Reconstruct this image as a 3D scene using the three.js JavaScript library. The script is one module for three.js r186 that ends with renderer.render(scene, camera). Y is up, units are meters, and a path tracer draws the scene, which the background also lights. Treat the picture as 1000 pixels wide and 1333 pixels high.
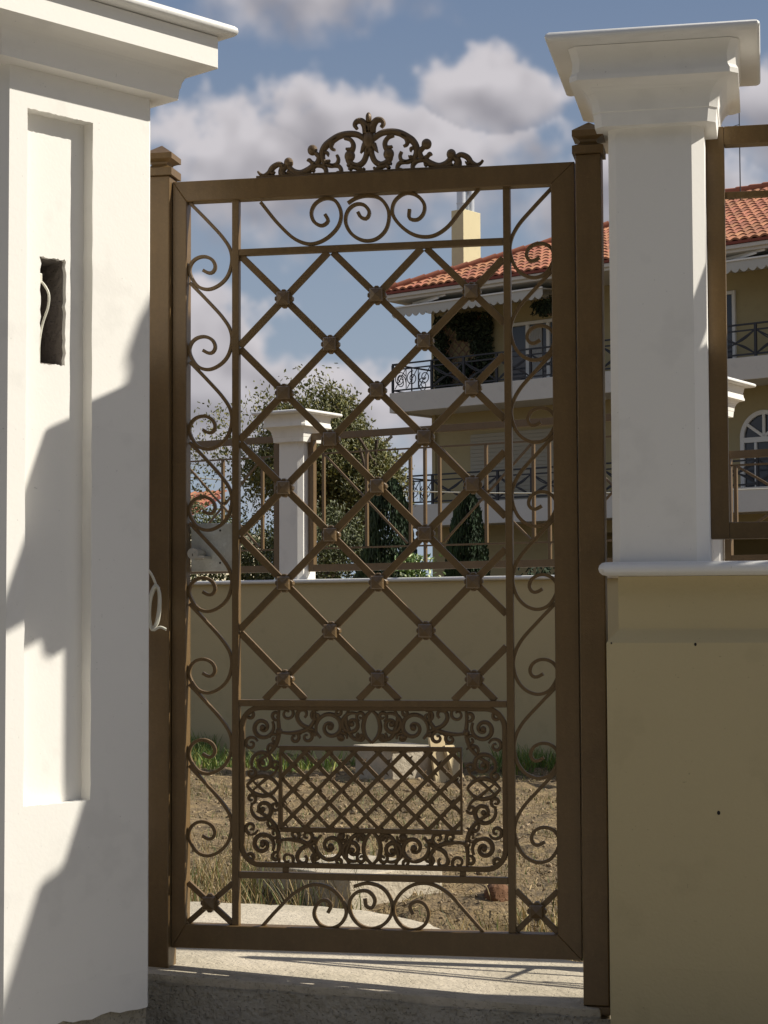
import * as THREE from 'three';
import { mergeGeometries, toCreasedNormals } from 'three/addons/utils/BufferGeometryUtils.js';
import { RoundedBoxGeometry } from 'three/addons/geometries/RoundedBoxGeometry.js';

// ------------------------------------------------------------------ camera, sky, sun, exposure
const scene = new THREE.Scene();
const camera = new THREE.PerspectiveCamera(30.04, 0.75, 0.05, 3000);
camera.position.set(1.51995, 0.84834, 4.77743);
camera.rotation.set(0.05542, 0.19727, -0.00426, 'YXZ');
const renderer = new THREE.WebGLRenderer({ antialias: true });
renderer.toneMapping = THREE.LinearToneMapping;
renderer.toneMappingExposure = 1.2;
renderer.shadowMap.enabled = true;

const SUN_AZ = 16 * Math.PI / 180, SUN_EL = 39 * Math.PI / 180;
const sunDir = new THREE.Vector3(Math.cos(SUN_AZ) * Math.cos(SUN_EL), Math.sin(SUN_EL), -Math.sin(SUN_AZ) * Math.cos(SUN_EL));
const sun = new THREE.DirectionalLight(new THREE.Color().setRGB(1, 0.945, 0.84), 5.0);
sun.position.copy(sunDir).multiplyScalar(80); sun.target.position.set(0, 0, 0);
sun.castShadow = true; sun.shadow.radius = 1.0;
Object.assign(sun.shadow.camera, { left: -40, right: 40, top: 40, bottom: -40, near: 1, far: 200 });
sun.shadow.mapSize.set(4096, 4096);
scene.add(sun, sun.target);

// ------------------------------------------------------------------ noise
function rng(seed) { let s = seed >>> 0; return () => { s = (s + 0x6D2B79F5) | 0; let t = Math.imul(s ^ (s >>> 15), 1 | s); t = (t + Math.imul(t ^ (t >>> 7), 61 | t)) ^ t; return ((t ^ (t >>> 14)) >>> 0) / 4294967296; }; }
const PERM = new Float32Array(65536); { const r = rng(7); for (let i = 0; i < 65536; i++) PERM[i] = r(); }
function vnoise(x, y, px = 256, py = 256) {            // periodic value noise, 0..1
  const xi = Math.floor(x), yi = Math.floor(y), fx = x - xi, fy = y - yi;
  const u = fx * fx * fx * (fx * (fx * 6 - 15) + 10), v = fy * fy * fy * (fy * (fy * 6 - 15) + 10);
  const x0 = ((xi % px) + px) % px, x1 = (x0 + 1) % px, y0 = ((yi % py) + py) % py, y1 = (y0 + 1) % py;
  const a = PERM[y0 * 256 + x0], b = PERM[y0 * 256 + x1], c = PERM[y1 * 256 + x0], d = PERM[y1 * 256 + x1];
  return a + (b - a) * u + (c - a) * v + (a - b - c + d) * u * v;
}
function fbm(x, y, oct, px = 256) { let s = 0, a = 0.5, n = 0; for (let i = 0; i < oct; i++) { s += a * vnoise(x + i * 17.3, y + i * 9.1, px); n += a; x *= 2; y *= 2; a *= 0.5; px = Math.min(256, px * 2); } return s / n; }
const sm = (a, b, x) => { const t = Math.min(1, Math.max(0, (x - a) / (b - a))); return t * t * (3 - 2 * t); };
const mix = (a, b, t) => a + (b - a) * t;

// ------------------------------------------------------------------ sky: blue air and heaped clouds all round
{
  const W = 4096, H = 2048, data = new Float32Array(W * H * 4), r0 = rng(77), heaps = [];
  for (let h = -180; h < 180; h += 13) for (const [e, re, rh, p] of [[7.2, 2.6, 6.5, 0.8], [14.4, 1.9, 6.0, 0.75], [19.5, 1.6, 5.0, 0.6], [27, 3.2, 8, 0.55], [38, 4.5, 12, 0.5], [52, 6, 20, 0.45]]) {
    const hh = h + (r0() - 0.5) * 9, ee = e + (r0() - 0.5) * re, k = 0.75 + 0.5 * r0(), ok = r0() < p; if (ok && !(e < 21 && hh > -27 && hh < 6)) heaps.push([hh, ee, rh * k, re * k]);
  }
  heaps.push([-10.8, 13.9, 7.0, 2.2], [-8.3, 15.2, 3.0, 1.5], [-14.4, 13.4, 3.4, 1.9], [-13.2, 18.5, 3.6, 1.0], [-16.0, 7.0, 4.4, 2.7], [-12.6, 6.2, 5.5, 2.2], [-4.2, 12.8, 4.0, 1.6], [2.5, 15.0, 4.5, 1.6], [-2.0, 10.3, 3.0, 0.9]);
  const bucket = Array.from({ length: 360 }, () => []);
  for (const q of heaps) for (let d = Math.floor(q[0] - q[2] * 2); d <= Math.ceil(q[0] + q[2] * 2); d++) bucket[((d + 180) % 360 + 360) % 360].push(q);
  for (let j = 0; j < H; j++) {
    const el = ((j + 0.5) / H - 0.5) * 180;
    for (let i = 0; i < W; i++) {
      const k = (j * W + i) * 4; data[k + 3] = 1;
      if (el < -0.3) { data[k] = 0.20; data[k + 1] = 0.18; data[k + 2] = 0.15; continue; }
      const ang = ((i + 0.5) / W - 0.5) * 360; let h = ang + 90; if (h > 180) h -= 360;      // degrees right of -z
      const e = Math.max(0, el), t = sm(0, 22, e), t2 = sm(15, 80, e);
      let r = mix(mix(0.37, 0.165, t), 0.09, t2), g = mix(mix(0.445, 0.235, t), 0.15, t2), b = mix(mix(0.52, 0.365, t), 0.30, t2);
      const list = bucket[((Math.floor(h) + 180) % 360 + 360) % 360];
      if (list.length && e < 75) {
        const X = (h + 180) / 360 * 256, sq = e > 22 ? 22 + (e - 22) * 0.6 : e;
        const n = fbm(X * 0.5, sq * 0.36, 6), fine = fbm(X * 2.0 + 9, sq * 1.4 + 31, 6), lo = fbm(X * 0.62 + 40, sq * 0.5 + 11, 3), lo2 = fbm(X * 0.62 + 40.22, sq * 0.5 + 11.2, 3);
        let m = -1, top = 0;
        for (const q of list) { let dh = h - q[0]; if (dh > 180) dh -= 360; if (dh < -180) dh += 360; const de = e - q[1], v = 1 - Math.hypot(dh / q[2], de / (de > 0 ? q[3] : q[3] * 1.3)); if (v > m) { m = v; top = de / q[3]; } }
        const dens = m + (n - 0.5) * 1.55 + (fine - 0.5) * 0.7, w = sm(-0.5, 0.5, top);
        const a = sm(mix(-0.40, -0.12, w), mix(0.62, 0.30, w), dens) * mix(0.90, 0.97, w), thick = sm(0.05, 0.95, dens);
        let glow = 0.43 + 0.12 * w + (lo - lo2) * 0.6 + (fine - 0.5) * 0.16 + 0.12 * (1 - thick) * w - 0.05 * thick;
        glow = Math.max(0.31, Math.min(0.63, glow));
        r = mix(r, glow * 1.03, a); g = mix(g, glow * 0.98, a); b = mix(b, glow * 0.96 + 0.03, a);
      }
      data[k] = r * 0.80; data[k + 1] = g * 0.80; data[k + 2] = b * 0.81;
    }
  }
  const tex = new THREE.DataTexture(data, W, H, THREE.RGBAFormat, THREE.FloatType);
  tex.mapping = THREE.EquirectangularReflectionMapping; tex.magFilter = tex.minFilter = THREE.LinearFilter; tex.name = 'sky'; tex.needsUpdate = true;
  scene.background = tex; scene.environment = tex;
}

// ------------------------------------------------------------------ textures and materials
function tex(size, rep, fn, srgb = false) {            // fn(u,v 0..1) -> grey or [r,g,b], 0..1
  const d = new Uint8Array(size * size * 4);
  for (let j = 0; j < size; j++) for (let i = 0; i < size; i++) {
    const c = fn(i / size, j / size), k = (j * size + i) * 4;
    if (typeof c === 'number') d[k] = d[k + 1] = d[k + 2] = Math.max(0, Math.min(255, c * 255)); else for (let q = 0; q < 3; q++) d[k + q] = Math.max(0, Math.min(255, c[q] * 255));
    d[k + 3] = 255;
  }
  const t = new THREE.DataTexture(d, size, size); t.wrapS = t.wrapT = THREE.RepeatWrapping; t.magFilter = THREE.LinearFilter; t.minFilter = THREE.LinearMipmapLinearFilter; t.generateMipmaps = true;
  t.repeat.set(1 / rep, 1 / rep); if (srgb) t.colorSpace = THREE.SRGBColorSpace; t.needsUpdate = true; return t;
}
const pf = (u, v, f, o) => fbm(u * f, v * f, o, f);     // tiling fbm
const T = {
  stuccoB: tex(1024, 0.6, (u, v) => 0.5 * pf(u, v, 8, 3) + 0.5 * pf(u, v, 96, 2)),
  stuccoC: tex(1024, 1.3, (u, v) => { const s = sm(0.62, 0.8, pf(u + 0.3, v, 12, 5)), d = vnoise(u * 180, v * 180, 180, 180) > 0.985 && pf(u, v, 20, 2) > 0.5 ? 0.75 : 1; const k = (0.985 - 0.05 * pf(u, v, 5, 5) - 0.05 * s) * d; return [k, k * 0.995, k * 0.98]; }),
  metalB: tex(512, 0.15, (u, v) => 0.6 * pf(u, v, 24, 3) + 0.4 * pf(u, v, 120, 1)),
  metalC: tex(512, 0.5, (u, v) => { const sp = pf(u + 0.2, v, 60, 3), k = 0.90 + 0.20 * (pf(u, v, 6, 5) - 0.5) + 0.12 * (pf(u, v, 100, 2) - 0.5) + 0.16 * (fbm(u * 40, v * 5, 3, 40) - 0.5), q = sm(0.70, 0.80, sp) * 0.12; return [k + q, k * (0.98 + 0.04 * pf(u, v + 0.4, 9, 3)) + q, k * 0.97 + q]; }),
  concB: tex(1024, 0.8, (u, v) => 0.45 * pf(u, v, 10, 4) + 0.35 * pf(u, v, 70, 3) + 0.2 * (vnoise(u * 160, v * 160, 160, 160) > 0.86 ? 0 : 1)),
  concC: tex(1024, 1.1, (u, v) => { const a = pf(u, v, 6, 5), b = pf(u + 0.5, v, 40, 3), p = vnoise(u * 220, v * 220, 220, 220); const k = 0.62 + 0.42 * (a - 0.2) * 0.8 + 0.18 * (b - 0.5) - (p > 0.93 ? 0.22 : 0); return [k, k * 0.985, k * (0.93 + 0.08 * a)]; }),
  soilC: tex(1024, 1.7, (u, v) => { const a = pf(u, v, 7, 5), b = pf(u + 0.2, v, 60, 3), s = sm(0.6, 0.75, pf(u, v + 0.7, 26, 3)); const k = 0.5 + 0.5 * (a - 0.5) + 0.6 * (b - 0.5); return [mix(k, 0.75, s * 0.5), mix(k * 0.86, 0.66, s * 0.5), mix(k * 0.66, 0.45, s * 0.5)]; }),
  grainB: tex(512, 0.5, (u, v) => 0.5 * pf(u, v, 20, 4) + 0.5 * pf(u, v, 90, 2)),
};
const lin = (r, g, b) => new THREE.Color().setRGB(r, g, b);
const std = (c, o = {}) => new THREE.MeshStandardMaterial({ color: lin(...c), roughness: 0.85, side: THREE.DoubleSide, ...o });
const M = {
  white: std([0.84, 0.82, 0.775], { map: T.stuccoC, bumpMap: T.stuccoB, bumpScale: 0.0003, roughness: 0.9 }),
  marble: std([0.80, 0.79, 0.76], { map: T.stuccoC, bumpMap: T.grainB, bumpScale: 0.0005, roughness: 0.5 }),
  ochre: std([0.55, 0.46, 0.265], { map: T.stuccoC, bumpMap: T.stuccoB, bumpScale: 0.0012, roughness: 0.95 }),
  brown: std([0.168, 0.104, 0.043], { map: T.metalC, bumpMap: T.metalB, bumpScale: 0.0004, roughness: 0.36, metalness: 0.0 }),
  cast: std([0.15, 0.092, 0.038], { map: T.metalC, bumpMap: T.metalB, bumpScale: 0.0008, roughness: 0.42, metalness: 0.15 }),
  concrete: std([0.64, 0.57, 0.44], { map: T.concC, bumpMap: T.concB, bumpScale: 0.008, roughness: 0.95 }),
  asphalt: std([0.37, 0.35, 0.31], { map: T.concC, bumpMap: T.concB, bumpScale: 0.006, roughness: 0.95 }),
  darkRawConcrete: std([0.50, 0.46, 0.37], { map: T.concC, bumpMap: T.concB, bumpScale: 0.016, roughness: 1 }),  // same maps as the slab concrete, darker base and stronger bump
  soil: std([0.35, 0.29, 0.195], { map: T.soilC, bumpMap: T.concB, bumpScale: 0.02, roughness: 1 }),
  steel: std([0.88, 0.91, 0.89], { map: T.metalC, roughness: 0.5, metalness: 0.0 }),
  nickel: std([0.62, 0.60, 0.54], { roughness: 0.35, metalness: 0.8 }),
  dark: std([0.02, 0.018, 0.016], { roughness: 0.9 }),
  hollow: std([0.20, 0.175, 0.155], { bumpMap: T.concB, bumpScale: 0.01, roughness: 1 }),
  cable: std([0.66, 0.64, 0.54], { roughness: 0.45 }),
  bwall: std([0.40, 0.34, 0.19], { map: T.stuccoC, roughness: 0.95 }),
  bwhite: std([0.60, 0.585, 0.54], { map: T.stuccoC, roughness: 0.9 }),
  chim: std([0.68, 0.61, 0.38], { map: T.stuccoC, roughness: 0.95 }),
  iron: std([0.022, 0.024, 0.03], { roughness: 0.6 }),
  tile: std([1, 1, 1], { vertexColors: true, roughness: 0.85 }),
  tileEdge: std([0.22, 0.06, 0.04], { roughness: 0.9 }),
  awning: std([0.46, 0.46, 0.42], { roughness: 0.9 }),
  glass: std([0.03, 0.035, 0.045], { roughness: 0.08, metalness: 0.0 }),
  curtain: std([0.40, 0.40, 0.38], { roughness: 0.95 }),
  frame: std([0.72, 0.72, 0.68], { roughness: 0.6 }),
  shutter: std([0.36, 0.34, 0.27], { roughness: 0.8 }),
  wood: std([0.14, 0.085, 0.05], { roughness: 0.8 }),
  bark: std([0.12, 0.09, 0.065], { bumpMap: T.concB, bumpScale: 0.02, roughness: 1 }),
  flue: std([0.62, 0.64, 0.66], { roughness: 0.35, metalness: 0.5 }),
  brick: std([0.22, 0.11, 0.055], { map: T.concC, bumpMap: T.concB, bumpScale: 0.01, roughness: 1 }),
  clod: std([0.29, 0.225, 0.145], { roughness: 1 }),
  straw: std([0.60, 0.48, 0.28], { roughness: 0.9 }),
  cream: std([0.72, 0.66, 0.50], { map: T.stuccoC, roughness: 0.95 }),
};
const leafM = (c) => new THREE.MeshPhysicalMaterial({ color: lin(...c), roughness: 0.75, side: THREE.DoubleSide, transmission: 0.3, thickness: 0 });
M.leaf = leafM([0.15, 0.155, 0.036]); M.cyp = std([0.022, 0.042, 0.016]); M.vine = std([0.03, 0.045, 0.02]); M.street = std([0.03, 0.05, 0.02]);
M.grass = leafM([0.16, 0.25, 0.045]); M.dry = leafM([0.42, 0.31, 0.13]);

// ------------------------------------------------------------------ helpers
const used = {};
const numbered = (n) => { used[n] = (used[n] || 0) + 1; return used[n] === 1 ? n : n + '_' + String(used[n] - 1).padStart(3, '0'); };
function boxUV(g) {                                     // uv in metres by dominant axis
  const p = g.attributes.position, n = g.attributes.normal, uv = new Float32Array(p.count * 2);
  for (let i = 0; i < p.count; i++) {
    const ax = Math.abs(n.getX(i)), ay = Math.abs(n.getY(i)), az = Math.abs(n.getZ(i));
    if (ay > ax && ay > az) { uv[2 * i] = p.getX(i); uv[2 * i + 1] = p.getZ(i); } else if (ax > az) { uv[2 * i] = p.getZ(i); uv[2 * i + 1] = p.getY(i); } else { uv[2 * i] = p.getX(i); uv[2 * i + 1] = p.getY(i); }
  }
  g.setAttribute('uv', new THREE.BufferAttribute(uv, 2)); return g;
}
const clean = (g) => { g = g.index ? g.toNonIndexed() : g; for (const k of Object.keys(g.attributes)) if (!['position', 'normal', 'uv', 'color'].includes(k)) g.deleteAttribute(k); return boxUV(g); };
const merge = (a) => { a = (Array.isArray(a) ? a : [a]).map(clean); return a.length === 1 ? a[0] : mergeGeometries(a, false); };
function mesh(name, geos, mat, parent) { const m = new THREE.Mesh(merge(geos), mat); m.castShadow = m.receiveShadow = true; m.name = parent === scene ? numbered(name) : name; parent.add(m); return m; }
function share(name, geo, mat, parent) { const m = new THREE.Mesh(geo, mat); m.castShadow = m.receiveShadow = true; m.name = name; parent.add(m); return m; }
function tag(o, label, category, group) { o.userData.label = label; o.userData.category = category; if (group) o.userData.group = group; return o; }
function struct(name, geos, mat) { const m = mesh(name, geos, mat, scene); m.userData.kind = 'structure'; return m; }
function thing(name, label, category, pos = [0, 0, 0], turn = 0, group) { const o = new THREE.Group(); o.name = numbered(name); o.position.set(...pos); o.rotation.y = turn; tag(o, label, category, group); scene.add(o); return o; }
function box(x0, x1, y0, y1, z0, z1, r = 0.002) { const w = x1 - x0, h = y1 - y0, d = z1 - z0, q = Math.min(r, w * 0.3, h * 0.3, d * 0.3); const g = r > 0 ? new RoundedBoxGeometry(w, h, d, 1, q) : new THREE.BoxGeometry(w, h, d); g.translate((x0 + x1) / 2, (y0 + y1) / 2, (z0 + z1) / 2); return g; }
const V3 = (x, y, z) => new THREE.Vector3(x, y, z);
function tube(pts, r, seg = 40, rs = 7) { return new THREE.TubeGeometry(new THREE.CatmullRomCurve3(pts.map((p) => V3(...p))), seg, r, rs, false); }
function cyl(x, y0, y1, z, r0, r1 = r0, n = 12) { const g = new THREE.CylinderGeometry(r1, r0, y1 - y0, n); g.translate(x, (y0 + y1) / 2, z); return g; }
function barBetween(a, b, w, d) { const A = V3(...a), B = V3(...b), L = A.distanceTo(B), g = new RoundedBoxGeometry(w, L, d, 1, Math.min(w, d) * 0.12); const q = new THREE.Quaternion().setFromUnitVectors(V3(0, 1, 0), B.clone().sub(A).normalize()); g.applyQuaternion(q); g.translate((A.x + B.x) / 2, (A.y + B.y) / 2, (A.z + B.z) / 2); return g; }
// section swept along a curve lying in the xy plane; w(t) is the width in that plane, d the depth along z
function sweep(pts, w, d, z, opt = {}) {
  const { seg = pts.length * 5, round = false, smooth = true, closed = false } = opt;
  let P;
  if (smooth) { const c = new THREE.CatmullRomCurve3(pts.map((p) => V3(p[0], p[1], 0)), closed, 'centripetal'); P = c.getSpacedPoints(seg); } else P = pts.map((p) => V3(p[0], p[1], 0));
  const sec = round ? Array.from({ length: 8 }, (_, k) => [Math.cos(k * Math.PI / 4 + Math.PI / 8), Math.sin(k * Math.PI / 4 + Math.PI / 8)]).map(([a, b]) => [a * 1.08, b * 1.08]) : [[0.8, 1], [-0.8, 1], [-1, 0.8], [-1, -0.8], [-0.8, -1], [0.8, -1], [1, -0.8], [1, 0.8]];
  const N = P.length, S = sec.length, pos = [], nor = [];
  const wf = typeof w === 'function' ? w : () => w, df = typeof d === 'function' ? d : () => d;
  const ring = P.map((p, i) => {
    const a = P[Math.max(0, i - 1)], b = P[Math.min(N - 1, i + 1)]; const t = b.clone().sub(a); if (closed && (i === 0 || i === N - 1)) t.copy(P[1]).sub(P[N - 2]); t.normalize();
    const n = V3(-t.y, t.x, 0), f = i / (N - 1); return sec.map(([u, v]) => [V3(p.x + n.x * u * wf(f) / 2, p.y + n.y * u * wf(f) / 2, z + v * df(f) / 2), n]);
  });
  const secN = (k, n) => { if (round) { const [u, v] = sec[k]; return V3(n.x * u, n.y * u, v).normalize(); } };
  for (let i = 0; i < N - 1; i++) for (let k = 0; k < S; k++) {
    const k2 = (k + 1) % S, A = ring[i][k], B = ring[i + 1][k], C = ring[i + 1][k2], D = ring[i][k2];
    const eu = sec[k2][0] - sec[k][0], ev = sec[k2][1] - sec[k][1], fu = ev, fv = -eu, fl = Math.hypot(fu, fv);
    const fn = (n) => V3(n.x * fu / fl, n.y * fu / fl, fv / fl);
    const q = [[A, k], [C, k2], [B, k], [A, k], [D, k2], [C, k2]];
    for (const [[p, n], kk] of q) { pos.push(p.x, p.y, p.z); const m = round ? secN(kk, n) : fn(n); nor.push(m.x, m.y, m.z); }
  }
  if (!closed) for (const [i, s] of [[0, -1], [N - 1, 1]]) {
    const a = P[Math.max(0, i - 1)], b = P[Math.min(N - 1, i + 1)], t = b.clone().sub(a).normalize().multiplyScalar(s);
    for (let k = 1; k < S - 1; k++) for (const kk of [0, k, k + 1]) { const p = ring[i][kk][0]; pos.push(p.x, p.y, p.z); nor.push(t.x, t.y, t.z); }
  }
  const g = new THREE.BufferGeometry(); g.setAttribute('position', new THREE.Float32BufferAttribute(pos, 3)); g.setAttribute('normal', new THREE.Float32BufferAttribute(nor, 3)); return g;
}
function spiral(cx, cy, r0, r1, a0, turns, n = 22) { return Array.from({ length: n }, (_, i) => { const t = i / (n - 1), a = a0 + turns * 2 * Math.PI * t, r = r0 + (r1 - r0) * t; return [cx + Math.cos(a) * r, cy + Math.sin(a) * r]; }); }
// plan polygon (x,z) lofted through a profile of [offset, y]
function loft(plan, profile, crease = 0.5) {
  const n = plan.length, cx = plan.reduce((s, p) => s + p[0], 0) / n, cz = plan.reduce((s, p) => s + p[1], 0) / n;
  const off = (o) => plan.map((p, i) => { const a = plan[(i + n - 1) % n], b = plan[(i + 1) % n]; const e1 = [p[0] - a[0], p[1] - a[1]], e2 = [b[0] - p[0], b[1] - p[1]]; const l1 = Math.hypot(...e1), l2 = Math.hypot(...e2); let n1 = [e1[1] / l1, -e1[0] / l1], n2 = [e2[1] / l2, -e2[0] / l2]; if (n1[0] * (p[0] - cx) + n1[1] * (p[1] - cz) < 0) { n1 = n1.map((v) => -v); n2 = n2.map((v) => -v); } const d = 1 + n1[0] * n2[0] + n1[1] * n2[1]; return [p[0] + o * (n1[0] + n2[0]) / d, p[1] + o * (n1[1] + n2[1]) / d]; });
  const pos = [], rings = profile.map(([o, y]) => off(o).map((p) => [p[0], y, p[1]]));
  for (let k = 0; k < rings.length - 1; k++) for (let i = 0; i < n; i++) { const j = (i + 1) % n; pos.push(...rings[k][i], ...rings[k][j], ...rings[k + 1][j], ...rings[k][i], ...rings[k + 1][j], ...rings[k + 1][i]); }
  for (const r of [rings[0], rings[rings.length - 1]]) for (let i = 1; i < n - 1; i++) pos.push(...r[0], ...r[i], ...r[i + 1]);
  const g = new THREE.BufferGeometry(); g.setAttribute('position', new THREE.Float32BufferAttribute(pos, 3));
  // wind outwards
  const P = g.attributes.position, c = V3(cx, (profile[0][1] + profile[profile.length - 1][1]) / 2, cz), A = V3(), B = V3(), C = V3();
  g.computeVertexNormals(); return toCreasedNormals(g, crease);
}
function loftBox(x0, x1, z0, z1, profile, ch = 0.01, crease = 0.5) {
  const pos = [], rings = profile.map(([o, y]) => [[x0 - o + ch, z1 + o], [x1 + o - ch, z1 + o], [x1 + o, z1 + o - ch], [x1 + o, z0 - o + ch], [x1 + o - ch, z0 - o], [x0 - o + ch, z0 - o], [x0 - o, z0 - o + ch], [x0 - o, z1 + o - ch]].map((p) => [p[0], y, p[1]])), n = 8;
  for (let k = 0; k < rings.length - 1; k++) for (let i = 0; i < n; i++) { const j = (i + 1) % n; pos.push(...rings[k][i], ...rings[k][j], ...rings[k + 1][j], ...rings[k][i], ...rings[k + 1][j], ...rings[k + 1][i]); }
  for (const [r, s] of [[rings[0], 1], [rings[rings.length - 1], 0]]) for (let i = 1; i < n - 1; i++) pos.push(...r[0], ...(s ? r[i + 1] : r[i]), ...(s ? r[i] : r[i + 1]));
  const g = new THREE.BufferGeometry(); g.setAttribute('position', new THREE.Float32BufferAttribute(pos, 3)); g.computeVertexNormals(); return toCreasedNormals(g, crease);
}
const rectPlan = (x0, x1, z0, z1, ch = 0) => ch ? [[x0 + ch, z1], [x1 - ch, z1], [x1, z1 - ch], [x1, z0 + ch], [x1 - ch, z0], [x0 + ch, z0], [x0, z0 + ch], [x0, z1 - ch]] : [[x0, z1], [x1, z1], [x1, z0], [x0, z0]];
const cove = (o0, y0, o1, y1, n = 7) => Array.from({ length: n }, (_, i) => { const a = i / (n - 1) * Math.PI / 2; return [o0 + (o1 - o0) * (1 - Math.cos(a)), y0 + (y1 - y0) * Math.sin(a)]; });
const bull = (o, y0, y1, r = (y1 - y0) / 2) => Array.from({ length: 7 }, (_, i) => { const a = -Math.PI / 2 + i / 6 * Math.PI; return [o - r + Math.cos(a) * r, (y0 + y1) / 2 + Math.sin(a) * (y1 - y0) / 2]; });

// ------------------------------------------------------------------ ground
const soilH = (x, z) => {
  let y = -0.145 + (fbm(x * 1.7 + 50, z * 1.7 + 50, 5) - 0.5) * 0.10 + (fbm(x * 9 + 20, z * 9 + 20, 3) - 0.5) * 0.05;
  y -= 0.16 * Math.exp(-(((x - 0.1) ** 2) / 0.35 + ((z + 1.35) ** 2) / 0.08));          // trench behind the slab
  y += 0.05 * sm(-2.2, -2.9, z) * sm(-4.5, -3.2, z);
  if (z > -0.3) y = mix(y, -0.32, sm(-0.3, 0.0, z));
  return y;
};
{
  const axis = (a, b, s, far) => { const v = []; for (let k = -far; k < a - 2; k += Math.max(1.2, Math.abs(k) * 0.18)) v.push(k); for (let k = a; k <= b + 1e-6; k += s) v.push(k); for (let k = b + 1.5; k < far; k += Math.max(1.2, Math.abs(k) * 0.18)) v.push(k); v.push(far); return v; };
  const xs = axis(-3.4, 2.4, 0.035, 900), zs = axis(-9, 0.4, 0.035, 900), pos = [], idx = [];
  for (const z of zs) for (const x of xs) pos.push(x, (x > -3.5 && x < 2.5 && z > -9.1 && z < 0.5) ? soilH(x, z) : (z > 0.3 ? -0.32 : -0.16), z);
  for (let j = 0; j < zs.length - 1; j++) for (let i = 0; i < xs.length - 1; i++) { const a = j * xs.length + i, b = a + 1, c = a + xs.length, d = c + 1; idx.push(a, c, b, b, c, d); }
  const g = new THREE.BufferGeometry(); g.setAttribute('position', new THREE.Float32BufferAttribute(pos, 3)); g.setIndex(idx); g.computeVertexNormals();
  struct('ground', g, M.soil);
}
struct('road', box(-60, 60, -0.42, -0.28, 0.12, 30, 0), M.asphalt);
// sloping concrete slab that carries the gate; broken rear edge
{
  const top = (x) => -0.048 - 0.0545 * (x + 0.02), out = [];
  const r = rng(5);
  for (let x = -0.28; x <= 1.16; x += 0.06) out.push([x, 0.082 - 0.045 * (x / 1.06) + (r() - 0.5) * 0.004]);
  const back = [[1.16, -0.56], [1.02, -0.56], [0.9, -0.60], [0.78, -0.70], [0.62, -0.84], [0.47, -1.0], [0.3, -1.1], [0.1, -1.12], [-0.1, -1.05], [-0.28, -1.0]];
  for (let i = 0; i < back.length - 1; i++) for (let k = 0; k < 5; k++) out.push([mix(back[i][0], back[i + 1][0], k / 5) + (r() - 0.5) * 0.012, mix(back[i][1], back[i + 1][1], k / 5) + (r() - 0.5) * 0.025]);
  out.push(back[back.length - 1]);
  const sh = new THREE.Shape(out.map(([x, z]) => new THREE.Vector2(x, -z)));
  const g = new THREE.ExtrudeGeometry(sh, { depth: 0.30, bevelEnabled: true, bevelThickness: 0.012, bevelSize: 0.008, bevelSegments: 2 });
  g.rotateX(-Math.PI / 2); g.translate(0, -0.312, 0);
  const p = g.attributes.position; for (let i = 0; i < p.count; i++) { const x = p.getX(i), y = p.getY(i); p.setY(i, y > -0.2 ? y + top(x) : y - 0.12); }
  g.computeVertexNormals();
  struct('threshold_slab', toCreasedNormals(g, 0.6), M.concrete);
  // rough, darker concrete riser cast against its front
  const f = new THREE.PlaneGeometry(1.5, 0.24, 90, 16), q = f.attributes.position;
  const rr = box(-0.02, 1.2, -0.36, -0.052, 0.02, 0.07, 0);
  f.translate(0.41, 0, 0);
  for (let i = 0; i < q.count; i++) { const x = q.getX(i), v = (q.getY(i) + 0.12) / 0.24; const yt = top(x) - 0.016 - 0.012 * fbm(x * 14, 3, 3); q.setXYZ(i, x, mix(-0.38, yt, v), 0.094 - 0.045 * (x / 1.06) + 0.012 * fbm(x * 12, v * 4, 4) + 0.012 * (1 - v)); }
  f.computeVertexNormals(); struct('threshold_riser', f, M.darkRawConcrete);
}

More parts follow.
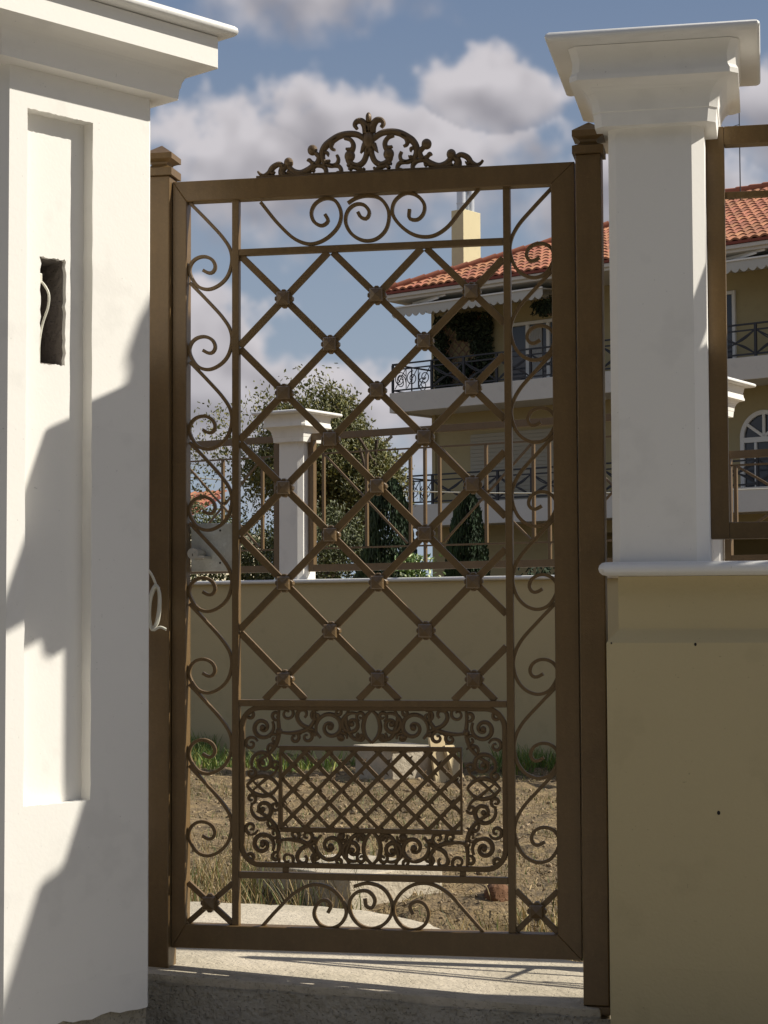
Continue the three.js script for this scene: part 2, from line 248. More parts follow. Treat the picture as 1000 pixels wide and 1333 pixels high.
// ------------------------------------------------------------------ left pillar, turned to the splayed entrance
{
  const P = thing('white_pillar', 'large white stucco pillar on the left with recessed panel and dark wiring hole', 'pillar', [0.0475, 0, 0.3], 58 * Math.PI / 180);
  const W0 = -0.450, yb = -0.088, yt = 2.15, r = rng(12), ch = 0.016;
  const ragged = (x0, y0, x1, y1, n, a) => Array.from({ length: n }, (_, i) => { const t = i / n; return new THREE.Vector2(mix(x0, x1, t) + (r() - 0.5) * a * (y0 === y1 ? 0 : 1), mix(y0, y1, t) + (r() - 0.5) * a * (x0 === x1 ? 0 : 1)); });
  const rect = (x0, x1, y0, y1, a = 0.0, n = 14) => [...ragged(x0, y0, x1, y0, n, a), ...ragged(x1, y0, x1, y1, n, a), ...ragged(x1, y1, x0, y1, n, a), ...ragged(x0, y1, x0, y0, n, a)];
  const outline = (x0, x1) => [new THREE.Vector2(x0, yb + 0.0), ...Array.from({ length: 14 }, (_, i) => new THREE.Vector2(mix(x0, x1, (i + 1) / 15), yb + (r() - 0.5) * 0.014)), new THREE.Vector2(x1, yb), new THREE.Vector2(x1, yt), new THREE.Vector2(x0, yt)];
  const layer = (x0, x1, z0, z1, hole) => { const s = new THREE.Shape(outline(x0, x1)); if (hole) s.holes.push(new THREE.Path(hole)); const g = new THREE.ExtrudeGeometry(s, { depth: z1 - z0, bevelEnabled: false }); g.translate(0, 0, z0); return g; };
  const prism = (pts, y0, y1) => { const g = new THREE.ExtrudeGeometry(new THREE.Shape(pts.map(([x, z]) => new THREE.Vector2(x, -z))), { depth: y1 - y0, bevelEnabled: false }); g.rotateX(-Math.PI / 2); g.translate(0, y0, 0); return g; };
  const d = 0.035;
  mesh('shaft', [layer(W0 + ch, -ch, -d, 0, rect(-0.383, -0.191, 0.42, 2.042, 0.0025, 40)), prism([[-ch, 0], [0, -ch], [0, -d], [-ch, -d]], yb, yt), prism([[W0 + ch, 0], [W0, -ch], [W0, -d], [W0 + ch, -d]], yb, yt),
    layer(W0, 0, -d - 0.16, -d, rect(-0.318, -0.243, 1.451, 1.705, 0.006, 16)), layer(W0, 0, -0.436, -d - 0.16)], M.white, P);
  mesh('footing', box(W0 + 0.01, -0.01, -0.4, yb + 0.004, -0.426, -0.012, 0), M.darkRawConcrete, P);
  const hole = mesh('wiring_box', [box(-0.316, -0.245, 1.453, 1.703, -d - 0.159, -d - 0.154, 0), box(-0.3178, -0.3145, 1.453, 1.703, -d - 0.154, -d - 0.012, 0), box(-0.2465, -0.2432, 1.453, 1.703, -d - 0.154, -d - 0.012, 0), box(-0.3145, -0.2465, 1.4512, 1.4545, -d - 0.154, -d - 0.012, 0), box(-0.3145, -0.2465, 1.7015, 1.7048, -d - 0.154, -d - 0.012, 0)], M.hollow, P);
  mesh('cable', tube([[-0.315, 1.655, -d - 0.03], [-0.307, 1.648, -d - 0.012], [-0.297, 1.62, -d + 0.004], [-0.296, 1.59, -d + 0.002], [-0.304, 1.545, -d - 0.01], [-0.311, 1.50, -d - 0.012], [-0.309, 1.462, -d - 0.016], [-0.306, 1.456, -d - 0.02]], 0.0032, 40, 8), M.cable, hole);
  mesh('cable_plug', [box(-0.316, -0.305, 1.643, 1.668, -d - 0.035, -d - 0.008, 0.003)], M.cable, hole);
  const plan = rectPlan(W0, 0, -0.436, 0, 0.008);
  mesh('cap_moulding', loftBox(W0, 0, -0.436, 0, [[0.0005, 2.135], [0.045, 2.137], [0.048, 2.165], ...cove(0.05, 2.168, 0.108, 2.215), [0.115, 2.217], [0.115, 2.2935]], 0.008), M.white, P);
  mesh('cap_slab', loftBox(W0, 0, -0.436, 0, [[0.02, 2.2955], ...bull(0.15, 2.2965, 2.324), [0.02, 2.325]], 0.005, 0.7), M.marble, P);
}
// ------------------------------------------------------------------ gate posts
function gatePost(x0, x1, yb, label) {
  const cx = (x0 + x1) / 2, w = x1 - x0, P = thing('gate_post', label, 'gate post', [cx, 0, 0]);
  mesh('post_tube', box(-w / 2, w / 2, yb, 2.0135, -0.05, 0.02, 0.004), M.brown, P);
  const pl = rectPlan(-w / 2, w / 2, -0.05, 0.02);
  mesh('finial', loft(pl, [[0.0, 2.0137], [0.007, 2.0142], [0.007, 2.034], [0.002, 2.0365], [-0.008, 2.041], [-0.0115, 2.0465], [-0.0085, 2.052], [0.0, 2.0565], [0.007, 2.0585], [0.007, 2.0735], [-0.0315, 2.1015]], 0.3), M.brown, P);
  return P;
}
gatePost(-0.066, -0.002, -0.056, 'brown steel gate post beside the left pillar, capped with a pointed finial');
const rp = gatePost(1.064, 1.1285, -0.107, 'brown steel gate post beside the right wall, capped with a pointed finial');
mesh('post_foot', box(-0.034, 0.034, -0.128, -0.1075, -0.056, 0.026, 0.002), M.brown, rp);

// ------------------------------------------------------------------ the gate
const gate = thing('garden_gate', 'tall brown wrought iron gate with diamond lattice, scrolls and ornate lower panel', 'gate');
{
  const zf = 0, zb = -0.042, zm = -0.021;
  const mitre = (pts) => { const s = new THREE.Shape(pts.map((p) => new THREE.Vector2(...p))); const g = new THREE.ExtrudeGeometry(s, { depth: 0.038, bevelEnabled: true, bevelThickness: 0.002, bevelSize: 0.002, bevelOffset: -0.002, bevelSegments: 1 }); g.translate(0, 0, zb + 0.002); return g; };
  mesh('stile', mitre([[0, 0], [0.038, 0.0605], [0.038, 1.946], [0, 2.0]]), M.brown, gate);
  mesh('stile', mitre([[1.06, 0], [1.06, 2.0], [1.0, 1.946], [1.0, 0.0605]]), M.brown, gate);
  mesh('rail', mitre([[0, 2.0], [0.038, 1.946], [1.0, 1.946], [1.06, 2.0]]), M.brown, gate);
  mesh('rail', mitre([[0, 0], [1.06, 0], [1.0, 0.0605], [0.038, 0.0605]]), M.brown, gate);
  for (const x of [0.1685, 0.885]) mesh('upright_bar', box(x - 0.0093, x + 0.0093, 0.060, 1.947, -0.031, -0.009, 0.0015), M.brown, gate);
  for (const y of [1.807, 0.630, 0.189]) mesh('cross_bar', box(0.178, 0.8755, y - 0.0085, y + 0.0085, -0.0305, -0.0095, 0.0015), M.brown, gate);
  // diamond lattice
  const X0 = 0.1785, X1 = 0.8755, Y0 = 0.6385, Y1 = 1.7985, ox = 0.1750, oy = 1.8042, s = 0.2472;
  const clip = (f) => { const pts = []; for (const [x, y] of [[X0, null], [X1, null], [null, Y0], [null, Y1]]) { const q = x !== null ? [x, f.y(x)] : [f.x(y), y]; if (q[0] >= X0 - 1e-6 && q[0] <= X1 + 1e-6 && q[1] >= Y0 - 1e-6 && q[1] <= Y1 + 1e-6) pts.push(q); } if (pts.length < 2) return null; pts.sort((a, b) => a[0] - b[0]); const a = pts[0], b = pts[pts.length - 1]; return b[0] - a[0] > 0.02 ? [a, b] : null; };
  for (let k = -6; k <= 10; k++) {
    for (const [f, z] of [[{ y: (x) => oy - (x - ox) + s * k, x: (y) => ox + oy - y + s * k }, -0.0235], [{ y: (x) => oy + (x - ox) - s * k, x: (y) => ox + y - oy + s * k }, -0.0175]]) {
      const c = clip(f); if (c) mesh('lattice_bar', barBetween([...c[0], z], [...c[1], z], 0.018, 0.012), M.brown, gate);
    }
  }
  // knobs where the bars cross
  const kn = (() => {
    const base = loft([[0.027, 0.004], [0.004, 0.027], [-0.004, 0.027], [-0.027, 0.004], [-0.027, -0.004], [-0.004, -0.027], [0.004, -0.027], [0.027, -0.004]], [[-0.001, -0.030], [0, -0.028], [0, -0.011], [-0.002, -0.008]], 0.3);
    const cap = loft(rectPlan(-0.019, 0.019, -0.019, 0.019), [[0, -0.0095], [0, -0.004], [-0.003, 0.001], [-0.0175, 0.009]], 0.2);
    const g = merge([base, cap]); g.rotateX(Math.PI / 2); g.rotateZ(0.0); return clean(g.scale(0.9, 0.9, 1));
  })();
  const knob = (x, y) => { const m = share('knob', kn, M.brown, gate); m.position.set(x, y, 0.001); };
  for (let i = 1; i <= 9; i++) for (let j = 1; j <= 5; j++) if ((i + j) % 2 === 0) knob(ox + 0.1236 * j, oy - 0.1236 * i);
  // side scrolls
  const unit = [[0.047, 1.9400], [0.095, 1.8908], [0.1369, 1.8442], [0.1565, 1.8128], [0.1615, 1.7822], [0.150, 1.7421], [0.1265, 1.7187], [0.0973, 1.7086], [0.07, 1.7168], [0.051, 1.742], [0.0455, 1.7626], [0.0531, 1.7826], [0.0699, 1.7941], [0.0909, 1.7953], [0.1098, 1.7843], [0.116, 1.7658], [0.1077, 1.7529], [0.0972, 1.7523], [0.0826, 1.76]];
  const gL = clean(sweep(unit, 0.0085, 0.012, -0.02, { seg: 90 })), gR = clean(sweep(unit.map(([x, y]) => [1.0515 - x + (x > 0.14 ? 0.003 : 0), y]), 0.0085, 0.012, -0.02, { seg: 90 }));
  const jr = rng(3);
  for (let k = 0; k < 8; k++) { for (const g of [gL, gR]) { const m = share('side_scroll', g, M.brown, gate); m.position.set(g === gL ? -0.0045 : -0.001, -0.2112 * k + 0.004 + (jr() - 0.5) * 0.004, 0.001); m.rotation.z = 0; } }
  // corner crosses
  for (const [x0, x1] of [[0.04, 0.159], [0.8945, 0.9995]]) {
    const a = x0, b = x1, y0 = 0.064, y1 = 0.166;
    mesh('corner_brace', barBetween([a, y0, -0.0235], [b, y1, -0.0235], 0.0145, 0.012), M.brown, gate); mesh('corner_brace', barBetween([a, y1, -0.0175], [b, y0, -0.0175], 0.0145, 0.012), M.brown, gate);
    knob((a + b) / 2, (y0 + y1) / 2);
  }
  // scrolls along the head and the foot of the gate
  const px = (x, y) => [0.5240 + (x - 480) * 0.002035, 1.807 - (y - 322) * 0.001985];   // measured offsets in metres from the upper cross bar
  const head = [[[338, 259], [362, 289], [385, 310], [405, 316], [425, 309], [441, 292], [444, 275], [436, 259], [423, 256], [410, 263], [405, 275], [409, 287], [419, 292], [427, 286], [423, 277]],
    [[453, 263], [463, 257], [478, 254], [495, 258], [506, 275], [503, 298], [490, 311], [474, 313], [458, 304], [450, 288], [453, 273], [463, 265], [474, 266], [481, 276], [477, 284], [470, 282], [466, 275]],
    [[622, 249], [600, 275], [580, 299], [562, 309], [542, 308], [523, 296], [511, 278], [514, 262], [528, 252], [542, 255], [552, 267], [551, 279], [543, 287], [533, 285], [533, 273]]];
  for (const c of head) mesh('head_scroll', sweep(c.map(([x, y]) => px(x, y + (x - 480) * 0.045 * 0.5)), 0.0088, 0.012, -0.02, { seg: 80 }), M.brown, gate);
  const py = (x, y) => [0.5175 + (x - 480) * 0.00201, 0.189 - (y - 1142.5 - (x - 480) * 0.034) * 0.00194];
  const foot = [[[340, 1206], [362, 1182], [386, 1160], [408, 1151], [430, 1156], [446, 1172], [451, 1188], [444, 1202], [431, 1208], [416, 1203], [409, 1190], [413, 1177], [423, 1171], [431, 1178], [427, 1188]],
    [[461, 1154], [478, 1150], [497, 1156], [508, 1170], [510, 1188], [500, 1203], [484, 1209], [468, 1204], [457, 1190], [456, 1172], [466, 1161], [480, 1161], [488, 1172], [484, 1182], [477, 1180], [475, 1170]],
    [[626, 1214], [602, 1186], [582, 1164], [560, 1152], [540, 1152], [523, 1162], [513, 1178], [514, 1194], [524, 1207], [539, 1211], [552, 1204], [557, 1190], [552, 1178], [542, 1174], [533, 1180], [537, 1191]]];
  for (const c of foot) mesh('foot_scroll', sweep(c.map(([x, y]) => py(x, y)), 0.0088, 0.012, -0.02, { seg: 80 }), M.brown, gate);
  // ornate cast panel
  const xa = 0.1840, xb = 0.8695, ya = 0.216, yb = 0.618, rr = 0.05, loop = [];
  for (const [cx, cy, a0] of [[xb - rr, yb - rr, 0], [xa + rr, yb - rr, 90], [xa + rr, ya + rr, 180], [xb - rr, ya + rr, 270]]) for (let k = 0; k <= 8; k++) { const a = (a0 + k * 11.25) * Math.PI / 180; loop.push([cx + Math.cos(a) * rr, cy + Math.sin(a) * rr]); }
  loop.push(loop[0]);
  const panel = mesh('ornate_panel', [sweep(loop, 0.0135, 0.014, -0.02, { smooth: false, closed: true }), ...[0.30, 0.76].flatMap((x) => [box(x - 0.008, x + 0.008, 0.196, 0.214, -0.026, -0.014), box(x - 0.008, x + 0.008, 0.619, 0.626, -0.026, -0.014)]), ...[0.3, 0.53].flatMap((y) => [box(0.177, 0.181, y - 0.012, y + 0.012, -0.026, -0.014), box(0.8725, 0.877, y - 0.012, y + 0.012, -0.026, -0.014)])], M.cast, gate);
  const ia = 0.2865, ib = 0.7575, ja = 0.3065, jb = 0.515;
  mesh('inner_frame', sweep([[ia, ja], [ib, ja], [ib, jb], [ia, jb], [ia, ja]], 0.0128, 0.013, -0.02, { smooth: false, closed: false }), M.cast, panel);
  const st = 0.0640, spur = [];
  for (let k = -8; k <= 16; k++) for (const dir of [1, -1]) {
    const y = (x) => dir > 0 ? ja + (x - ia) - st * k + 0.004 : jb - (x - ia) + st * k - 0.01, inv = (yy) => dir > 0 ? ia + yy - ja + st * k - 0.004 : ia + jb - yy + st * k - 0.01;
    const pts = [[ia, y(ia)], [ib, y(ib)], [inv(ja), ja], [inv(jb), jb]].filter(([p, q]) => p >= ia - 1e-6 && p <= ib + 1e-6 && q >= ja - 1e-6 && q <= jb + 1e-6).sort((a, b) => a[0] - b[0]);
    if (pts.length < 2) continue; const a = pts[0], b = pts[pts.length - 1]; if (b[0] - a[0] < 0.012) continue;
    mesh('lattice_slat', barBetween([...a, dir > 0 ? -0.0175 : -0.0215], [...b, dir > 0 ? -0.0175 : -0.0215], 0.0105, 0.007), M.cast, panel);
    for (let q = 0; q < 9; q++) { const t = (q + 0.5) / 9 * (b[0] - a[0]); if (b[0] - a[0] > 0.05) spur.push([a[0] + t, a[1] + (b[1] > a[1] ? t : -t), dir, q]); }
  }
  { // little leaf spurs on the slats
    const g = []; spur.forEach(([x, y, dir, q], i) => { if (i % 2) return; const n = q % 2 ? 1 : -1, h = new THREE.ConeGeometry(0.0052, 0.015, 5); h.rotateZ(dir > 0 ? (n > 0 ? 0.75 : Math.PI + 0.75) : (n > 0 ? -0.75 : Math.PI - 0.75)); h.translate(x + (dir > 0 ? -n : n) * 0.0055, y + n * 0.0055, dir > 0 ? -0.0175 : -0.0215); g.push(h); });
    const m = mesh('leaf_spur', g, M.cast, panel); m.userData.kind = 'stuff';
  }
  const cxp = (xa + xb) / 2, cyp = (ya + yb) / 2, R = { round: true };
  const cast = (pts, w = 0.0098, sg) => sweep(pts, (t) => w * (0.72 + 0.5 * Math.sin(Math.PI * t)), (t) => w * (0.9 + 0.3 * Math.sin(Math.PI * t)), -0.02, { round: true, seg: sg || pts.length * 2 });
  const berry = (x, y, r) => { const g = new THREE.SphereGeometry(r, 8, 6); g.translate(x, y, -0.019); return g; };
  // one quarter of the border, mirrored four ways
  const H = 0.089, qx = [
    ['border_scroll', cast(spiral(0.108, 0.152, 0.040, 0.006, -0.5, 1.55, 30))],
    ['border_scroll', cast([[0.060, 0.196], [0.068, 0.176], [0.062, 0.150], [0.052, 0.128], [0.036, 0.120], [0.024, 0.132]])],
    ['border_scroll', cast(spiral(0.052, 0.160, 0.030, 0.006, 2.2, -1.4, 26))],
    ['border_oval', cast([[0.0, 0.112], [0.016, 0.130], [0.022, 0.155], [0.014, 0.182], [-0.002, 0.197]])],
    ['border_scroll', cast([[0.134, 0.124], [0.150, 0.142], [0.166, 0.150], [0.184, 0.158], [0.196, 0.176], [0.192, 0.192], [0.178, 0.196], [0.170, 0.186], [0.176, 0.176]])],
    ['border_scroll', cast([[0.150, 0.196], [0.150, 0.172], [0.164, 0.150], [0.190, 0.139], [0.226, 0.136], [0.246, 0.140]])],
    ['border_scroll', cast([[0.244, 0.196], [0.246, 0.170], [0.244, 0.140], [0.250, 0.112], [0.262, 0.092], [0.284, 0.074], [0.304, 0.064]])],
    ['border_scroll', cast(spiral(0.288, 0.150, 0.031, 0.006, 2.6, 1.5, 26))],
    ['border_scroll', cast(spiral(0.222, 0.186, 0.020, 0.005, 0.6, 1.3, 20), 0.007)],
    ['border_scroll', cast(spiral(0.287, 0.060, 0.032, 0.006, -0.4, 1.35, 26))],
    ['border_scroll', cast([[0.244, 0.098], [0.258, 0.108], [0.272, 0.104], [0.274, 0.090], [0.262, 0.086]], 0.007)],
    ['border_oval', cast([[0.246, 0.0], [0.262, 0.018], [0.286, 0.026], [0.312, 0.018], [0.330, 0.0]])],
    ['border_scroll', cast([[0.246, 0.052], [0.256, 0.034], [0.276, 0.020], [0.298, 0.002], [0.314, -0.012]], 0.0075)],
    ...[[0.170, 0.127, 0.019, 0.3, 1.3], [0.078, 0.126, 0.014, 3.4, -1.2], [0.146, 0.181, 0.015, 2, -1.2], [0.203, 0.124, 0.015, 1, 1.2], [0.252, 0.181, 0.013, 4, 1.1], [0.322, 0.182, 0.012, 1.2, 1.2], [0.319, 0.108, 0.019, 2.8, -1.3], [0.256, 0.121, 0.014, 0.2, 1.2], [0.318, 0.033, 0.014, 1.4, 1.2], [0.255, 0.052, 0.012, 3.0, -1.1], [0.028, 0.180, 0.013, 5.0, 1.2], [0.028, 0.128, 0.012, 1.0, -1.2], [0.088, 0.190, 0.009, 2, 1]].map(([x, y, q, a, t]) => ['border_scroll', cast(spiral(x, y, q, 0.003, a, t, 14), 0.0078)]),
    ...[[0.108, 0.152, 0.009], [0.288, 0.150, 0.008], [0.052, 0.160, 0.0075], [0.287, 0.060, 0.0075], [0.244, 0.140, 0.010], [0.080, 0.128, 0.009], [0.150, 0.135, 0.008], [0.262, 0.105, 0.007]].map((q) => ['berry', berry(...q)]),
  ];
  for (const [n, g] of qx) { clean(g); const c = clean(g); for (const [sx, sy] of [[1, 1], [-1, 1], [1, -1], [-1, -1]]) { const h = c.clone(); h.translate(0, 0, 0); const p = h.attributes.position, no = h.attributes.normal; for (let i = 0; i < p.count; i++) { p.setX(i, cxp + sx * p.getX(i)); p.setY(i, cyp + sy * p.getY(i)); no.setX(i, no.getX(i) * sx); no.setY(i, no.getY(i) * sy); } if (sx * sy < 0) for (let i = 0; i < p.count; i += 3) for (const a of [p, no]) { const t = [a.getX(i + 1), a.getY(i + 1), a.getZ(i + 1)]; a.setXYZ(i + 1, a.getX(i + 2), a.getY(i + 2), a.getZ(i + 2)); a.setXYZ(i + 2, ...t); } mesh(n, h, M.cast, panel); } }
  // cast crest on the top rail
  const cr = mesh('crest', box(0.225, 0.815, 2.0003, 2.007, -0.034, -0.008, 0.001), M.cast, gate);
  const cm = (zx, zy) => [0.5235 + (zx - 993) * 0.000327, 2.0035 + (532 - zy - (zx - 480) * 0.05) * 0.00033];
  const el = (zx, zy, rx, ry, rz = 0.012) => { const g = new THREE.SphereGeometry(1, 14, 10); g.scale(rx * 0.00033, ry * 0.00033, rz); const [x, y] = cm(zx, zy); g.translate(x, y, -0.021); return g; };
  const both = (name, make) => { for (const sx of [1, -1]) { const g = make(); if (sx < 0) { const gg = merge(g), p = gg.attributes.position, no = gg.attributes.normal; for (let i = 0; i < p.count; i++) { p.setX(i, 2 * 0.5258 - p.getX(i)); no.setX(i, -no.getX(i)); } for (let i = 0; i < p.count; i += 3) for (const a of [p, no]) { const t = [a.getX(i + 1), a.getY(i + 1), a.getZ(i + 1)]; a.setXYZ(i + 1, a.getX(i + 2), a.getY(i + 2), a.getZ(i + 2)); a.setXYZ(i + 2, ...t); } mesh(name, gg, M.cast, cr); } else mesh(name, g, M.cast, cr); } };
  const stroke = (pts, w0, w1, w2, dz = 0.016) => sweep(pts.map(([a, b]) => cm(a, b)), (t) => 0.00041 * (t < 0.5 ? mix(w0, w1, t * 2) : mix(w1, w2, t * 2 - 1)), dz, -0.021, { round: true, seg: pts.length * 6 });
  both('scroll_arm', () => [stroke([[965, 240], [905, 205], [840, 198], [760, 214], [690, 255], [640, 300], [617, 350], [622, 405], [655, 440], [700, 452], [738, 436], [750, 400], [738, 368]], 36, 46, 20),
    stroke([[740, 232], [700, 262], [690, 295], [700, 318], [722, 326]], 30, 34, 16), stroke([[700, 452], [752, 456], [772, 485], [770, 525]], 24, 28, 22), stroke([[655, 415], [672, 415], [680, 405]], 20, 22, 8), stroke([[640, 345], [660, 352], [665, 375]], 22, 24, 10), stroke([[735, 510], [760, 508], [778, 520]], 20, 24, 20)]);
  both('inner_scroll', () => [stroke([[800, 230], [848, 245], [872, 285], [862, 330], [835, 370], [832, 405], [858, 440], [905, 452], [950, 425], [975, 375], [985, 320]], 24, 40, 34), el(842, 375, 44, 48, 0.012), stroke([[812, 318], [838, 322], [862, 312]], 16, 26, 14), stroke([[838, 490], [862, 462], [905, 468], [948, 488], [962, 470]], 26, 38, 16), stroke([[820, 455], [845, 445], [870, 446]], 18, 26, 14)]);
  both('drop_leaf', () => stroke([[968, 285], [950, 320], [930, 352]], 44, 32, 8));
  both('berry', () => el(537, 327, 41, 43, 0.0135));
  both('berry', () => el(340, 428, 38, 42, 0.0135));
  both('lower_scroll', () => [stroke([[562, 350], [592, 385], [578, 430], [545, 455], [500, 490], [440, 512], [385, 500], [350, 470], [335, 440]], 30, 46, 34), stroke([[560, 445], [530, 425], [510, 406], [502, 420]], 34, 26, 24), stroke([[560, 450], [620, 455], [645, 480], [650, 522]], 24, 32, 26), stroke([[600, 448], [660, 442], [700, 452]], 18, 24, 24), stroke([[530, 490], [545, 496], [556, 480]], 14, 18, 10), stroke([[330, 500], [400, 528], [480, 524]], 30, 34, 20)]);
  both('tail_leaf', () => [stroke([[312, 470], [268, 440], [215, 462], [178, 510], [135, 532], [105, 520], [88, 500]], 30, 38, 14), stroke([[312, 450], [286, 490], [292, 528]], 50, 44, 56), stroke([[190, 510], [212, 514], [228, 498]], 24, 22, 8)]);
  both('petal', () => stroke([[985, 190], [968, 130], [935, 95], [900, 100], [884, 128], [902, 158]], 60, 40, 22));
  mesh('centre_stem', [el(996, 250, 52, 70, 0.013), stroke([[996, 270], [996, 200], [994, 120]], 74, 64, 62), el(996, 70, 24, 44, 0.011), stroke([[996, 300], [994, 360]], 50, 46, 24)], M.cast, cr);
  // lock box behind the side scrolls
  const lock = mesh('lock_plate', box(0.0385, 0.1636, 0.972, 1.098, -0.052, -0.0425, 0.002), M.steel, gate);
  const lc = new THREE.CylinderGeometry(0.0145, 0.0145, 0.075, 24); lc.rotateX(Math.PI / 2); lc.translate(0.066, 1.0165, -0.005);
  mesh('lock_cylinder', [lc, box(0.070, 0.096, 1.003, 1.011, -0.042, 0.03, 0.002)], M.nickel, lock);
  const ky = new THREE.CylinderGeometry(0.0062, 0.0062, 0.003, 16); ky.rotateX(Math.PI / 2); ky.translate(0.066, 1.0165, 0.0332); mesh('key_core', ky, M.nickel, lock);
  mesh('keyhole', box(0.0652, 0.0670, 1.010, 1.0165, 0.0342, 0.0352, 0), M.dark, lock);
  for (const y of [0.994, 1.079]) { const g = new THREE.SphereGeometry(0.0028, 8, 6); g.translate(0.118, y, -0.042); mesh('screw', g, M.dark, lock); }
}
// cable coil hanging from the left pillar against the post
{
  const c = thing('cable_coil', 'coil of pale electric cable hanging from the left pillar against the gate post', 'cable', [-0.018, 0.885, 0.06]);
  const pts = [[-0.045, 0.105, 0.02], [-0.02, 0.085, 0.01], [-0.006, 0.05, 0.0]];
  for (let t = 0; t <= 3.6; t += 0.125) { const a = Math.PI / 2 - t * 2 * Math.PI, k = 1 + 0.06 * Math.sin(t * 2.1); pts.push([-0.006 + Math.cos(a) * 0.013 * k - 0.010 * (1 - Math.sin(a)) * 0.5 + t * 0.0015, -0.008 + Math.sin(a) * 0.056 * k, 0.004 * Math.sin(t * 9) + t * 0.003]); }
  pts.push([0.008, -0.058, 0.008], [0.024, -0.064, 0.006]);
  mesh('coil', tube(pts, 0.0034, 220, 8), M.cable, c);
  const b = new THREE.TorusGeometry(0.007, 0.003, 7, 16); b.rotateX(Math.PI / 2); b.translate(-0.004, 0.043, 0.003); mesh('tie', b, M.cable, c);
}

// ------------------------------------------------------------------ right pillar, low wall and fence
function smallPillar(label, s, parentTurn) {
  const P = thing('boundary_pillar', label, 'pillar', [0, 0, 0], parentTurn || 0, 'white boundary pillars'); const h = s / 2;
  const plan = [[-h + 0.02, h], [h - 0.030, h], [h, h - 0.030], [h, -h + 0.02], [h - 0.02, -h], [-h + 0.02, -h], [-h, -h + 0.02], [-h, h - 0.02]];
  mesh('shaft', loft(plan, [[0, 0], [0, 1.115]], 0.3), M.white, P);
  mesh('cap_moulding', loftBox(-h, h, -h, h, [[0.0005, 1.084], [0.030, 1.0845], [0.033, 1.118], ...cove(0.035, 1.120, 0.080, 1.186), [0.087, 1.188], [0.087, 1.2], [0.082, 1.21], [0.080, 1.235], [0.086, 1.262], [0.09, 1.2715]], 0.02), M.white, P);
  mesh('cap_slab', loftBox(-h, h, -h, h, [[0.05, 1.2725], ...bull(0.140, 1.273, 1.2985), [0.05, 1.299]], 0.005, 0.7), M.marble, P);
  return P;
}
{
  const w = thing('low_wall', 'low ochre plastered wall with white bullnose coping to the right of the gate', 'wall', [1.135, 0, 0]);
  mesh('wall_body', loft(rectPlan(0, 2.6, -0.10, 0.08), [[0, -0.4], [0, 0.785], [-0.003, 0.789], [-0.026, 0.815], [-0.028, 0.820], [-0.028, 0.9475]], 0.2), M.ochre, w);
  mesh('coping', loftBox(0.02, 2.6, -0.15, 0.08, [[-0.03, 0.9482], ...bull(0.036, 0.9487, 0.982), [-0.03, 0.9825]], 0.012, 0.7), M.marble, w);
  for (const [x, y, z, q] of [[0.215, 0.781, 0.0802, 0.0032], [0.265, 0.376, 0.0802, 0.004], [0.012, 0.784, 0.0802, 0.002]]) { const g = new THREE.SphereGeometry(q, 8, 6); g.scale(1, 1.3, 0.25); g.translate(x, y, z); mesh('chip', g, M.dark, w); }
  const p1 = smallPillar('white pillar standing on the low ochre wall right of the gate', 0.236); p1.position.set(1.268, 0.976, -0.05); p1.rotation.y = 0;
  const f = thing('fence_panel', 'brown steel fence panel above the low wall at the right edge', 'fence panel', [1.3865, 0.006, -0.10]);
  const L = 1.02;
  mesh('frame_stile', box(0, 0.046, 1.037, 2.086, -0.03, 0.012, 0.002), M.brown, f); mesh('frame_stile', box(L - 0.046, L, 1.037, 2.086, -0.03, 0.012, 0.002), M.brown, f);
  mesh('frame_rail', box(0.0462, L - 0.0462, 2.039, 2.086, -0.03, 0.012, 0.002), M.brown, f); mesh('frame_rail', box(0.0462, L - 0.0462, 1.037, 1.079, -0.03, 0.012, 0.002), M.brown, f);
  mesh('thin_rail', box(0.0462, L - 0.0462, 1.904, 1.920, -0.017, -0.001, 0.001), M.brown, f);
  for (const x of [0.62, 0.82, 0.92]) mesh('baluster', box(x - 0.008, x + 0.008, 1.0795, 1.9035, -0.017, -0.001, 0.001), M.brown, f);
  // next boundary pillar, unseen, set further back to shade the right pillar
  const p2 = p1.clone(); p2.name = numbered('boundary_pillar'); scene.add(p2); p2.position.set(2.53, 0.976, -0.36); tag(p2, 'unseen white pillar of the near boundary, set back to shade the right pillar', 'pillar', 'white boundary pillars');
}

